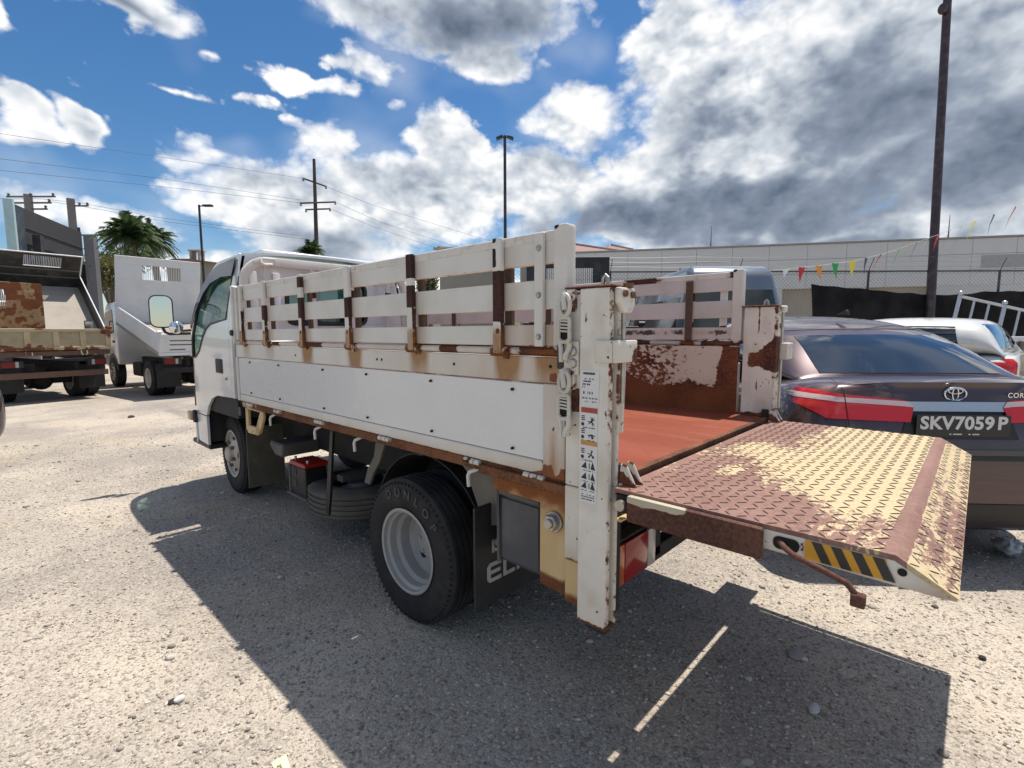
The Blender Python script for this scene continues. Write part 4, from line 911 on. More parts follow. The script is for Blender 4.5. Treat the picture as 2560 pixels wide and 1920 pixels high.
me = lozenges().mesh('tread_bar', 0, 1, None, off=TO, merge=0); put('tread_bar', me, m_loz, plat, kind='stuff')
# frame under the plate
m_arm = worn('arm_rust', (.48, .42, .30), base=.40, nscale=16, dirt=.4, rust1=(.05, .020, .014), rust2=(.135, .058, .038))
part('side_arm', MB().box(1.296, 1.321, .365, .745, .852, .934), m_arm, plat, cut=(0, .015, .012), wear=lambda x, y, z: .30 - (.75 + .5 * (fbm(y * 22, z * 30, 2) - .5)) * ss(z, .900 + .02 * fbm(y * 26, 3.0 + 0 * y, 2), .925) * ss(y, .54, .60), bevel=.008, seg=2)
part('side_skirt', MB().prism([(.40, .878), (.40, .927), (PF, .927), (.004, .873), (.02, .871)], 'x', 1.3225, 1.345), m_column, plat, wear=lambda x, y, z: (.10 + .30 * ss(y, .09, .02), .5 * ss(y, .10, .02) + .25 * ss(z, .89, .875)), cut=(0, .02, .012), bevel=0)
part('side_skirt', MB().prism([(.78, .86), (.78, .927), (PF, .927), (.004, .873), (.02, .871)], 'x', mx(1.345) + .01, mx(1.3225) + .0), m_arm, plat, wear=lambda x, y, z: .2 + 0 * z, cut=(0, .03, 0), bevel=0)
st = MB(); sk = MB()
y = .268
st.prism([(.275, .8795), (.275, .9255), (.118, .9255), (.118, .8795)], 'x', 1.3195, 1.3205)
hz = part('hazard_label', st, plain('hazard_yellow', (.60, .30, .02), .45), plat, bevel=0)
for k in range(4):
    a = .262 - k * .0395
    sk.prism([(a, .9255), (a - .021, .9255), (a - .044, .8795), (a - .023, .8795)], 'x', 1.3183, 1.3193)
part('black_stripe', sk, plain('hazard_black', (.025, .024, .022), .5), hz, bevel=0)
part('drain_hole', MB().cyl((1.3222, .090, .906), (1.3200, .090, .906), .0085, 16), m_hole, plat, bevel=0)
part('slot_hole', MB().prism(rrect(.287, .345, .886, .918, .013), 'x', 1.3198, 1.3222), m_hole, plat, bevel=0)
part('stop_lever', MB().tube([(1.33, .335, .905), (1.30, .315, .902), (1.285, .29, .894), (1.278, .22, .878), (1.277, .18, .866), (1.277, .165, .848)], .0075, 10).box(1.266, 1.289, .145, .172, .822, .850), m_arm, plat, wear=lambda x, y, z: .35 + 0 * z, bevel=.002, cut=(.02, .02, .02))
m = MB()
for x in (1.62, 2.15, 2.66): m.box(x - .03, x + .03, .12, .78, .872, .926)
m.box(1.35, 2.94, .70, .77, .87, .925).box(1.35, 2.94, .16, .20, .875, .925)
part('under_frame', m, m_arm, plat, wear=lambda x, y, z: .3 + 0 * z)
# hinge arms between columns and platform
for sd in (-1, 1):
    X = (lambda a: a) if sd < 0 else mx
    a0 = MB()
    for x0, x1 in ((1.362, 1.370), (1.402, 1.410)):
        q = sorted((X(x0), X(x1))); a0.prism([(.805, 1.008), (.785, 1.010), (.745, .935), (.735, .895), (.745, .868), (.80, .862), (.815, .90)], 'x', *q)
    ar = part('hinge_arm', a0, m_column, bevel=.003, cut=(0, .012, .012), wear=lambda x, y, z: (.30 + .5 * ss(fbm(y * 40 + 3, z * 30, 3), .42, .5), 0 * z))
    part('hinge_pin', MB().cyl((X(1.30), .770, .895), (X(1.425), .770, .895), .017, 14).cyl((X(1.345), .770, .895), (X(1.352), .770, .895), .034, 6), m_steel, ar, bevel=0)
    part('hinge_block', MB().box(*sorted((X(1.325), X(1.352))), .735, .80, .862, .93), m_frame, ar, bevel=.01)
    part('slide_bar', MB().box(*sorted((X(1.372), X(1.40))), .82, .85, .50, 1.0), m_frame, ar)
# tail beam, lamps
bm_ = part('tail_beam', MB().box(1.372, mx(1.372), .865, .945, .775, .86), m_column, wear=lambda x, y, z: (.25 + .2 * fbm(x * 5, z * 9, 3), .35 + 0 * z), cut=(.04, 0, .03))
part('beam_flange', MB().box(1.365, 1.62, .80, .865, .815, .826).box(mx(1.62), mx(1.365), .80, .865, .815, .826), m_yellowed, bm_, wear=lambda x, y, z: (.15 + 0 * z, .3 + 0 * z))
bmp = part('rear_bumper', MB().box(1.40, mx(1.40), .90, .96, .50, .56), m_frame)
lens = {'orange': plain('lens_orange', (.42, .085, .015), .12), 'red': plain('lens_red', (.27, .012, .012), .10), 'clear': plain('lens_clear', (.45, .43, .40), .10)}
for sd in (-1, 1):
    X = (lambda a: a) if sd < 0 else mx
    h = part('tail_lamp', MB().box(*sorted((X(1.40), X(1.72))), .862, .94, .545, .705), m_dark, bevel=.008, seg=2)
    for a, b, c in ((1.405, 1.475, 'orange'), (1.478, 1.640, 'red'), (1.643, 1.700, 'clear')):
        part('lens', MB().box(*sorted((X(a), X(b))), .845, .8615, .553, .698), lens[c], h, bevel=.006, seg=2)
    part('lamp_hood', MB().box(*sorted((X(1.39), X(1.73))), .845, .90, .712, .72), m_dark, h)
part('strut', MB().tube([(1.70, .74, .868), (1.71, .73, .80), (1.74, .71, .72)], .011, 8).box(1.725, 1.765, .70, .72, .708, .722), m_frame, plat, bevel=0)
part('inner_step', MB().box(1.66, 1.78, .80, .84, .76, .80), m_frame)

# ------------------------------------------------------------------ parked tipper and flatbed trucks (local frame: x to the right, y forward from the tail, z up)
def lpart(root, name, mb, mat, parent=None, bevel=.006, seg=1, smooth=35., wear=None, cut=None, label=None, kind=None, mat4=None, solid=0.):
    me = mb.mesh(name, bevel, seg, smooth, cut, solid=solid); o = put(name, me, mat, parent or root, label, kind)
    if wear: setwear(o, wear)
    if mat4 is not None: o.data.transform(mat4)
    return o
def lwheel(root, pos, r, w, rimmat, flip, dish, n=32):
    return wheel(root, Vector(pos), r, w, r * .56, rimmat, 'dish' if dish else 'front', n=n, flip=flip)
m_lamp_r = plain('lamp_red_far', (.20, .02, .015), .2); m_lamp_o = plain('lamp_orange_far', (.45, .13, .02), .2)
m_dglass = plain('dark_glass', (.02, .028, .03), .05)
m_cream = worn('cream_old', (.44, .385, .25), nscale=9, dirt=.5, dirtcol=(.26, .19, .10), rough=.55)
m_beigefl = paint('bed_floor_sand', (.33, .29, .24), .8, dirt=.5, dirtcol=(.24, .20, .17), scale=2)
m_bedblack = paint('bed_black', (.014, .013, .014), .55, dirt=.3, scale=3)
m_bedwhite = paint('bed_white', (.66, .67, .68), .4, dirt=.15, scale=2)
def work_truck(name, label, loc, rotz, w=1.9, bed=3.3, tilt=0., side_h=.42, head_h=1.6, floor_z=1.0, cabmat=None, out=None, inn=None, head_in=None, floor=None, head_out=None, grille=(0.30, .62, .72, .86), tail='gate', cab_len=1.5, wb=2.7, ribs=0, group=None, cat='truck', mirrors=True, wearfn=None, tail_ribs=False, r=.40):
    t = thing(name, label, cat, loc, rotz, group); h = w / 2; cabmat = cabmat or m_cab; out = out or m_bedwhite; inn = inn or out; head_in = head_in or inn; head_out = head_out or out
    ya = 1.0; yf = ya + wb; L = bed
    for s in (-1, 1):
        lpart(t, 'chassis_rail', MB().box(s * .36 - .04, s * .36 + .04, .15, yf + .7, .62, .82), m_frame)
        lwheel(t, (s * (h - .13), ya, r), r, .22, m_rimw, s > 0, True); lwheel(t, (s * (h - .38), ya, r), r, .20, m_rimw, s < 0, True, 24)
        lwheel(t, (s * (h - .14), yf, r), r, .22, m_rimw, s > 0, False)
        lpart(t, 'mud_flap', MB().box(s * h * .72 - .24, s * h * .72 + .24, ya - .62, ya - .61, .22, .75), m_dark, bevel=0)
    lpart(t, 'rear_axle', MB().cyl((-h + .3, ya, r), (h - .3, ya, r), .07, 12).ball((0, ya, r), .2, 8), m_frame, bevel=0)
    lpart(t, 'fuel_tank', MB().box(-h + .12, -.42, ya + .9, ya + 1.6, .38, .72).box(.42, h - .12, ya + 1.0, ya + 1.7, .38, .7), m_frame, bevel=.03)
    bpz = .52 if tail_ribs else .55
    lpart(t, 'rear_bumper', MB().box(-h * .90, h * .92, .05, .13, bpz, bpz + .12), m_rustfar if tail_ribs else m_frame)
    for s in (-1, 1):
        tl = lpart(t, 'tail_lamp', MB().box(s * h * .72 - .17, s * h * .72 + .17, .06, .12, .74, .88), m_dark)
        lpart(t, 'lens', MB().box(s * h * .78 - .10, s * h * .78 + .10, .045, .058, .755, .865), m_lamp_r, tl, bevel=0); lpart(t, 'lens', MB().box(s * h * .78 - s * .13 - .025, s * h * .78 - s * .13 + .025, .045, .058, .755, .865), lens['clear'], tl, bevel=0)
    # cab
    y0 = yf - .62; y1 = y0 + cab_len; ch = h - .06
    prof = [(y0, .62), (y1 - .05, .52), (y1, .75), (y1 - .02, 1.35), (y1 - .40, 2.10), (y1 - .62, 2.22), (y0, 2.24)]
    cb = lpart(t, 'cab', MB().prism(prof, 'x', -ch, ch), cabmat, bevel=.05, seg=3)
    for s in (-1, 1):
        X0 = s * (ch + .004); win = [(y0 + .32, 1.45), (y1 - .18, 1.36), (y1 - .40, 1.98), (y0 + .36, 2.05)]
        dr = lpart(t, 'door_window', MB().prism(win, 'x', *sorted((X0 - .004 * s, X0 + .006 * s))), m_dglass, cb, bevel=0)
        lpart(t, 'door_handle', MB().box(*sorted((X0, X0 + .02 * s)), y0 + .32, y0 + .48, 1.18, 1.24), m_blackpl, cb, bevel=.006)
        arch_ = [(yf + .50 * math.cos(a), r + .50 * math.sin(a)) for a in np.linspace(math.radians(8), math.radians(172), 14)]
        lpart(t, 'wheel_arch', MB().prism(arch_, 'x', *sorted((X0 - .02 * s, X0 + .004 * s))), m_blackpl, cb, bevel=0)
        if mirrors:
            ma = lpart(t, 'mirror_arm', MB().tube([(s * ch, y1 - .12, 1.35), (s * (ch + .28), y1 + .08, 1.38), (s * (ch + .28), y1 + .08, 1.72)], .016, 8), m_blackpl, bevel=0)
            lpart(t, 'mirror', MB().box(s * (ch + .28) - .10, s * (ch + .28) + .10, y1 + .03, y1 + .09, 1.42, 1.78), m_blackpl, ma, bevel=.03, seg=2)
            lpart(t, 'mirror_glass', MB().box(s * (ch + .28) - .085, s * (ch + .28) + .085, y1 + .024, y1 + .029, 1.45, 1.75), m_chrome, ma, bevel=0)
    lpart(t, 'windscreen', MB().add([(-ch + .1, y1 - .02 + .012, 1.38), (ch - .1, y1 - .02 + .012, 1.38), (ch - .16, y1 - .38, 2.05), (-ch + .16, y1 - .38, 2.05)], [(0, 1, 2, 3)]), m_dglass, cb, bevel=0)
    lpart(t, 'back_window', MB().box(-.45, .45, y0 - .006, y0, 1.55, 1.95), m_dglass, cb, bevel=0)
    # bed, tipped about its hinge
    Q = Matrix.Translation((0, .25, floor_z)) @ Matrix.Rotation(rad(tilt), 4, 'X') @ Matrix.Translation((0, -.25, -floor_z)); fz = floor_z
    fl = lpart(t, 'bed_floor', MB().box(-h, h, .06, L, fz - .07, fz), floor or inn, mat4=Q, wear=wearfn, cut=(.15, .15, 0) if wearfn else None)
    for s in (-1, 1):
        sb = lpart(t, 'side_board', MB().box(*sorted((s * h, s * (h - .035))), .06, L - .04, fz + .003, fz + side_h), out, mat4=Q, bevel=.01, wear=wearfn, cut=(0, .1, .05) if wearfn else None)
        lpart(t, 'side_lining', MB().box(*sorted((s * (h - .036), s * (h - .040))), .10, L - .05, fz + .01, fz + side_h - .03), inn, sb, mat4=Q, bevel=0, wear=wearfn)
        for k in range(ribs): 
            yy = .3 + (L - .6) * k / (ribs - 1); lpart(t, 'side_rib', MB().box(*sorted((s * (h + .002), s * (h + .03))), yy - .04, yy + .04, fz + .03, fz + side_h - .03), out, sb, mat4=Q, wear=wearfn)
        lpart(t, 'gate_pin', MB().cyl((s * (h - .05), .02, fz + side_h + .04), (s * (h + .03), .02, fz + side_h + .04), .035, 10).box(s * (h - .02) - .03, s * (h - .02) + .03, .02, .12, fz + side_h - .05, fz + side_h + .05), out, sb, mat4=Q, bevel=0, wear=wearfn)
    a, b, c, d = grille
    hb = MB(); z0, z1 = fz - .05, fz + head_h; gx0, gx1 = -h + w * a, -h + w * b; gz0, gz1 = fz + head_h * c, fz + head_h * d
    hb.box(-h, h, L - .035, L, z0, gz0).box(-h, h, L - .035, L, gz1, z1).box(-h, gx0, L - .035, L, gz0, gz1).box(gx1, h, L - .035, L, gz0, gz1)
    hd = lpart(t, 'headboard', hb, head_out, mat4=Q, bevel=.004, wear=wearfn, cut=(.08, 0, .08) if wearfn else None)
    if head_in is not head_out:
        hb = MB(); hb.box(-h + .04, h - .04, L - .045, L - .037, fz, gz0).box(-h + .04, h - .04, L - .045, L - .037, gz1, z1 - .03).box(-h + .04, gx0, L - .045, L - .037, gz0, gz1).box(gx1, h - .04, L - .045, L - .037, gz0, gz1)
        lpart(t, 'head_lining', hb, head_in, hd, mat4=Q, bevel=0)
        for zz in (fz + head_h * .30, fz + head_h * .52): lpart(t, 'head_rib', MB().box(-h + .06, h - .06, L - .075, L - .047, zz, zz + .045), head_in if head_in is not m_bedblack else m_grey, hd, mat4=Q)
    nb = 22
    for k in range(nb):
        x = gx0 + (gx1 - gx0) * (k + .5) / nb; lpart(t, 'grille_bar', MB().box(x - .0045, x + .0045, L - .03, L - .01, gz0, gz1), head_out, hd, mat4=Q, bevel=0, wear=wearfn)
    if tail == 'gate':
        g = lpart(t, 'tailgate', MB().box(-h + .005, h - .005, .0, .045, fz - .06, fz + side_h), out, bevel=.008, mat4=Q, wear=wearfn, cut=(.06, 0, .05) if wearfn else None)
        lpart(t, 'gate_rail', MB().box(-h + .004, h - .004, -.022, -.001, fz - .06, fz + .01).box(-h + .004, h - .004, -.022, -.001, fz + side_h - .06, fz + side_h + .005), out, g, mat4=Q, wear=wearfn, cut=(.06, 0, 0) if wearfn else None)
        n = 5 if tail_ribs else 2
        for k in range(n):
            x = -h + .06 + (w - .12) * k / (n - 1); lpart(t, 'gate_rib', MB().box(x - .05, x + .05, -.022, -.001, fz + .012, fz + side_h - .062), out, g, mat4=Q, wear=wearfn)
        if not tail_ribs:
            for k, zz in enumerate((.26, .17, .06)): lpart(t, 'marking', MB().box(-h + .2, -h + .2 + (.5, .42, .3)[k], -.0045, -.001, fz + zz, fz + zz + .025), m_grey, g, mat4=Q, bevel=0)
    if tilt > 1:
        lpart(t, 'tipping_ram', MB().cyl((0, 1.5, .75), tuple(Q @ Vector((0, 2.1, fz - .1))), .055, 10), m_steel, bevel=0)
        for s in (-1, 1): lpart(t, 'bed_beam', MB().box(s * .36 - .04, s * .36 + .04, .1, L - .1, fz - .19, fz - .075), m_frame, mat4=Q)
    else:
        lpart(t, 'bed_frame', MB().box(-h + .02, h - .02, .02, .07, fz - .17, fz - .075).box(-.42, .42, .1, L, fz - .16, fz - .075), m_rustfar if tail_ribs else m_frame)
        for s in (-1, 1): lpart(t, 'gate_hook', MB().tube([(s * .45 - .05, -.01, fz - .08), (s * .45 - .05, -.03, fz - .15), (s * .45 - .02, -.02, fz - .17)], .012, 6).tube([(s * .45 + .05, -.01, fz - .08), (s * .45 + .05, -.03, fz - .15), (s * .45 + .02, -.02, fz - .17)], .012, 6), out, wear=wearfn, bevel=0)
    return t
m_rustfar = paint('old_rust_brown', (.15, .085, .06), .8, dirt=.5, dirtcol=(.07, .045, .035), scale=6)
work_truck('tipper_truck', 'white tipper truck with plain white headboard and half raised white bed', (3.66, 12.95, 0), rad(3.2), tilt=12.5, bed=3.35, head_h=1.68, side_h=.42, floor_z=1.05, floor=m_beigefl, grille=(.30, .757, .66, .88), wb=3.1, group='tipper trucks parked in the yard')
work_truck('tipper_truck', 'white tipper truck with steeply raised bed lined black and sandy floor', (1.95, 20.4, 0), rad(6), w=2.1, tilt=38., bed=3.5, head_h=1.25, side_h=.46, floor_z=1.05, floor=m_beigefl, inn=m_bedblack, head_in=m_bedblack, grille=(.30, .74, .60, .92), tail=None, wb=3.25, group='tipper trucks parked in the yard')
yw = lambda x, y, z: (.13 + .30 * ss(y, 2.5, 3.4) + .46 * ss(fbm(x * 3.4 + z * .7, y * 1.1 + z * 4.6, 4), .50, .62), .25 + .5 * ss(y, 2.5, 3.4))
def yhead(x, y, z): return (.30 + .45 * ss(fbm(x * 2.0 + 1, z * 2.2 + 3, 4), .46, .6), .5 + 0 * x)
work_truck('old_flatbed', 'old cream flatbed truck with rust eaten headboard and ribbed tailgate', (1.18, 14.0, 0), rad(13), w=1.92, bed=3.6, tilt=0., side_h=.38, head_h=1.55, floor_z=1.14, cabmat=m_bedwhite, out=m_cream, floor=m_rustfar, grille=(.25, .64, .62, .88), tail_ribs=True, ribs=4, wb=3.35, wearfn=yw, mirrors=False)
work_truck('tipper_truck', 'black bodied tipper truck beyond the far stake side, grille cut in its headboard', (*fwd_right(7.4, 1.05), 0), rad(-49), w=1.7, tilt=0., bed=3.2, head_h=1.86, side_h=.40, floor_z=1.10, out=m_bedblack, inn=m_bedblack, grille=(.24, .80, .55, .88), wb=2.95, group='tipper trucks parked in the yard', mirrors=False)

# ------------------------------------------------------------------ cars
def subsurf(verts, faces, lv=2, creases=()):
    me = bpy.data.meshes.new('cage'); me.from_pydata(verts, [], faces); me.update()
    o = bpy.data.objects.new('cage', me); COL.objects.link(o); md = o.modifiers.new('s', 'SUBSURF'); md.levels = lv; md.render_levels = lv
    dg = bpy.context.evaluated_depsgraph_get(); out = bpy.data.meshes.new_from_object(o.evaluated_get(dg)); bpy.data.objects.remove(o); bpy.data.meshes.remove(me)
    bm = bmesh.new(); bm.from_mesh(out); bmesh.ops.recalc_face_normals(bm, faces=bm.faces); bm.to_mesh(out); bm.free(); out.shade_smooth(); return out
def loft(sections):
    """sections: lists of half-profile points (x, y, z) from low outside to top centre; mirrored, skinned and capped in rows"""
    k = len(sections[0]); vs = []; row = 2 * k - 1
    for s in sections: vs += [(-p[0], p[1], p[2]) for p in s] + [(p[0], p[1], p[2]) for p in s[-2::-1]]
    fs = [(i * row + j, i * row + j + 1, (i + 1) * row + j + 1, (i + 1) * row + j) for i in range(len(sections) - 1) for j in range(row - 1)]
    fs += [((i + 1) * row, (i + 1) * row + row - 1, i * row + row - 1, i * row) for i in range(len(sections) - 1)]
    for b in (0, (len(sections) - 1) * row):
        for j in range(k - 2): fs.append((b + j, b + j + 1, b + row - 2 - j, b + row - 1 - j))
        fs.append((b + k - 2, b + k - 1, b + k))
    return vs, fs
def bvh_of(me): return BVHTree.FromPolygons([v.co[:] for v in me.vertices], [p.vertices[:] for p in me.polygons])
def conform(bv, fn, nu, nv, direction, off=.004, bow=0.):
    d = Vector(direction).normalized(); mb = MB()
    def g(u, v):
        p = Vector(fn(u, v)); h, n, _, _ = bv.ray_cast(p - d * 3, d)
        if h is None: h, n, _, _ = bv.find_nearest(p)
        if n.dot(d) > 0: n = -n
        return tuple(h + n * off)
    mb.grid(g, nu, nv); return mb
def lerp2(a, b, c, d):
    return lambda u, v: tuple((1 - v) * ((1 - u) * np.array(a) + u * np.array(b)) + v * ((1 - u) * np.array(d) + u * np.array(c)))
def carpaint(name, col, metal=.55):
    if name in MATS: return MATS[name]
    n = NT(name); n.P(Base_Color=col, Metallic=metal, Roughness=.32, Coat_Weight=1.0, Coat_Roughness=.03)
    a = n.noise(3, 5, .6); n.set(n.b.inputs['Base Color'], n.mix(n.math('MULTIPLY', n.step(a, .45, .8), .25), col, tuple(min(1, v * 1.6 + .02) for v in col))); MATS[name] = n.m; return n.m
m_carglass = plain('car_window', (.012, .017, .020), .03, Coat_Weight=1.0)
def car(name, label, loc, rotz, S, paintmat, kind='sedan', cat='car', detail=False, roof_mat=None):
    t = thing(name, label, cat, loc, rotz)
    def sec(y, w, top, dy=(0, 0, 0, 0, 0, 0, 0), zs=(.22, .27, .46, .70, .88), sh=.035):
        pts = [(.60 * w, zs[0]), (.93 * w, zs[1]), (w, zs[2]), (w * 1.0, zs[3]), (w * .975, min(zs[4], top - .05)), (w * .88, top - sh * .5), (w * .5, top), (0, top)]
        dy = list(dy) + [dy[-1]]; return [(p[0] * S, (y + d) * S, p[1] * S) for p, d in zip(pts, dy)]
    if kind == 'sedan':
        ss_ = [sec(.00, .70, 1.065, (.10, .03, .0, .03, .07, .12, .11)), sec(.10, .86, 1.075, (.06, .0, 0, .02, .05, .10, .10)), sec(.34, .885, 1.085), sec(.55, .8875, 1.075), sec(1.3, .8875, 1.0), sec(2.3, .8875, .97), sec(3.2, .8875, .97), sec(3.9, .87, .88), sec(4.4, .80, .76), sec(4.62, .64, .66)]
        cs = [[(.70, .40, 1.03), (.68, .40, 1.045), (.56, .41, 1.06), (0, .40, 1.075)], [(.80, .72, 1.00), (.74, .72, 1.12), (.60, .66, 1.20), (0, .62, 1.22)], [(.82, 1.1, .98), (.76, 1.1, 1.22), (.57, 1.0, 1.385), (0, .96, 1.41)],
              [(.82, 1.6, .96), (.77, 1.6, 1.24), (.60, 1.6, 1.47), (0, 1.6, 1.50)], [(.82, 2.3, .95), (.77, 2.3, 1.24), (.60, 2.3, 1.485), (0, 2.3, 1.515)], [(.80, 3.0, .94), (.74, 2.9, 1.18), (.56, 2.75, 1.39), (0, 2.75, 1.42)], [(.74, 3.65, .93), (.66, 3.62, .95), (.52, 3.6, .96), (0, 3.58, .97)]]
        axles = (.95, 3.65); R0 = .33
    else:
        ss_ = [sec(.00, .72, .98, (.10, .03, .0, .0, .0, .02, .02)), sec(.10, .85, 1.0), sec(.5, .875, .98), sec(1.5, .88, .95), sec(2.6, .88, .94), sec(3.1, .87, .90), sec(3.5, .82, .80), sec(3.72, .68, .68)]
        cs = [[(.74, .10, .95), (.72, .12, 1.0), (.60, .14, 1.02), (0, .12, 1.03)], [(.78, .22, .95), (.74, .26, 1.16), (.60, .30, 1.36), (0, .28, 1.38)], [(.80, .5, .95), (.76, .5, 1.2), (.62, .46, 1.42), (0, .42, 1.45)],
              [(.82, 1.2, .94), (.77, 1.2, 1.22), (.63, 1.2, 1.45), (0, 1.2, 1.48)], [(.80, 2.0, .93), (.74, 1.95, 1.2), (.60, 1.9, 1.42), (0, 1.9, 1.45)], [(.74, 2.75, .92), (.66, 2.7, .94), (.52, 2.7, .95), (0, 2.68, .96)]]
        axles = (.60, 3.05); R0 = .32
    cs = [[(p[0] * S, p[1] * S, p[2] * S) for p in s] for s in cs]
    body = subsurf(*loft(ss_)); cabin = subsurf(*loft(cs)); bv = bvh_of(body); cv = bvh_of(cabin)
    b = put('body', body, paintmat, t); c = put('roof', cabin, roof_mat or paintmat, t)
    def on(nm, bvh, a, b_, c_, d_, direction, mat, parent, nu=10, nv=5, off=.004, solid=.003):
        q = [tuple(v * S for v in p) for p in (a, b_, c_, d_)]; return lpart(t, nm, conform(bvh, lerp2(*q), nu, nv, direction, off), mat, parent, bevel=0, solid=0)
    for s in (-1, 1):
        for ay in axles: wheel(t, Vector((s * (.885 * S - .10), ay * S, R0 * S)), R0 * S, .20, R0 * S * .62, m_rim, 'front', n=32, flip=s > 0)
        for ay in axles:
            arc = [(ay * S + .40 * S * math.cos(q), R0 * S + .40 * S * math.sin(q)) for q in np.linspace(-.25, math.pi + .25, 16)]
            lpart(t, 'wheel_arch', conform(bv, lambda u, v: (s * .9 * S, ay * S + (.34 + .05 * v) * S * math.cos(-.1 + u * 3.34), R0 * S + (.34 + .05 * v) * S * math.sin(-.1 + u * 3.34)), 18, 1, (-s, 0, 0), .006), m_blackpl, b, bevel=0)
    if kind == 'sedan':
        on('rear_window', cv, (-.545, .4, 1.095), (.545, .4, 1.095), (.49, .4, 1.385), (-.49, .4, 1.385), (0, 1, -.12), m_carglass, c, 14, 8)
        on('windscreen', cv, (-.62, 3.9, 1.0), (.62, 3.9, 1.0), (.50, 3.9, 1.38), (-.50, 3.9, 1.38), (0, -1, -.1), m_carglass, c, 14, 8)
        for s in (-1, 1):
            on('side_window', cv, (s * .9, .98, 1.06), (s * .9, 1.85, 1.03), (s * .9, 1.85, 1.36), (s * .9, 1.22, 1.33), (-s, 0, 0), m_carglass, c, 10, 6); on('side_window', cv, (s * .9, 1.90, 1.03), (s * .9, 2.95, 1.02), (s * .9, 2.55, 1.35), (s * .9, 1.90, 1.36), (-s, 0, 0), m_carglass, c, 10, 6)
            on('door_handle', bv, (s, 1.75, .86), (s, 1.93, .86), (s, 1.93, .885), (s, 1.75, .885), (-s, 0, 0), paintmat, b, 4, 2, .02)
            mirror = lpart(t, 'wing_mirror', MB().ball((s * .98 * S, 2.75 * S, 1.02 * S), .10 * S, 8, (.8, .6, .65)), paintmat, b, bevel=0)
    else:
        on('rear_window', cv, (-.58, -.3, 1.06), (.58, -.3, 1.06), (.50, -.3, 1.35), (-.50, -.3, 1.35), (0, 1, 0), m_carglass, c, 12, 6)
        on('windscreen', cv, (-.62, 3.2, .98), (.62, 3.2, .98), (.50, 3.2, 1.38), (-.50, 3.2, 1.38), (0, -1, -.1), m_carglass, c, 12, 6)
        for s in (-1, 1):
            on('side_window', cv, (s * .9, .50, 1.03), (s * .9, 1.35, 1.02), (s * .9, 1.35, 1.34), (s * .9, .58, 1.33), (-s, 0, 0), m_carglass, c, 10, 6); on('side_window', cv, (s * .9, 1.42, 1.02), (s * .9, 2.2, 1.0), (s * .9, 1.9, 1.33), (s * .9, 1.42, 1.34), (-s, 0, 0), m_carglass, c, 10, 6)
            on('tail_lamp', bv, (s * .88, -.3, .70), (s * .70, -.3, .70), (s * .68, -.3, .94), (s * .86, -.3, .94), (0, 1, 0), m_lampred, b, 6, 6, .012)
    return t, b, c, bv, cv, on
m_lampred = plain('lamp_red', (.62, .010, .008), .25, Coat_Weight=.5); m_lampclear = plain('lamp_pink', (.70, .50, .48), .12, Coat_Weight=1.0)
m_sedan = carpaint('brown_metallic', (.062, .028, .026), .35)
SED_S = 1.05
sx, sy = fwd_right(2.84, 2.60)
sed, sb, sc_, sbv, scv, on = car('parked_sedan', 'dark brown metallic sedan parked with its tail towards the lift platform', (sx, sy, 0), rad(39 - 90), SED_S, m_sedan)
for s in (-1, 1):
    lm = on('tail_lamp', sbv, (s * .70, -.2, .862), (s * .26, -.2, .845), (s * .235, -.2, .925), (s * .86, -.2, .965), (0, 1, 0), m_lampred, sb, 30, 10, .017)
    on('lamp_clear_band', sbv, (s * .86, -.2, .967), (s * .235, -.2, .927), (s * .26, -.2, .957), (s * .80, -.2, .990), (0, 1, 0), m_lampclear, lm, 30, 4, .018)
    on('lamp_top', sbv, (s * .80, -.2, .991), (s * .26, -.2, .958), (s * .30, -.2, .966), (s * .84, -.2, 1.018), (0, 1, 0), m_lampred, lm, 30, 3, .017)
    on('lid_gap', sbv, (s * .585, -.2, .70), (s * .589, -.2, .70), (s * .607, -.2, 1.06), (s * .603, -.2, 1.06), (0, 1, 0), m_hole, sb, 1, 10, .021)
on('chrome_strip', sbv, (-.265, -.2, .905), (.265, -.2, .905), (.285, -.2, .957), (-.285, -.2, .957), (0, 1, 0), plain('satin_strip', (.55, .53, .51), .32, 1.), sb, 12, 4, .014)
on('plate_recess', sbv, (-.31, -.2, .755), (.31, -.2, .755), (.265, -.2, .903), (-.265, -.2, .903), (0, 1, 0), m_blackpl, sb, 12, 4, .004)
on('bumper_groove', sbv, (-.86, -.2, .640), (.86, -.2, .640), (.86, -.2, .668), (-.86, -.2, .668), (0, 1, 0), m_blackpl, sb, 24, 2, .004)
on('bumper_lip', sbv, (-.86, -.2, .670), (.86, -.2, .670), (.86, -.2, .700), (-.86, -.2, .700), (0, 1, 0), m_sedan, sb, 24, 2, .018)
on('bumper_valance', sbv, (-.80, -.2, .27), (.80, -.2, .27), (.84, -.2, .40), (-.84, -.2, .40), (0, 1, 0), m_blackpl, sb, 20, 3, .006)
on('roof_seam', scv, (-.50, .8, 1.392), (.50, .8, 1.392), (.50, .8, 1.400), (-.50, .8, 1.400), (0, 1, -.12), m_blackpl, sc_, 14, 1, .004)
lpart(sed, 'roof_aerial', MB().prism([(.0, 1.50), (.16, 1.51), (.02, 1.545)], 'x', -.012, .012), m_blackpl, sc_, bevel=.003, mat4=Matrix.Translation((0, 1.15 * SED_S, .048)))
ply = -.004
def rear_y(x, z):
    h, n, _, _ = sbv.ray_cast(Vector((x, -2, z)), Vector((0, 1, 0))); return h.y
py = min(rear_y(x * SED_S, z * SED_S) for x in (-.2, 0, .2) for z in (.78, .83, .88)) - .012
pl = lpart(sed, 'number_plate', MB().prism(rrect(-.245 * SED_S + .01, .245 * SED_S + .01, .772 * SED_S, .892 * SED_S, .008), 'y', py, py + .004), plain('plate_black', (.012, .012, .014), .3), sb, bevel=0)
mb = MB()
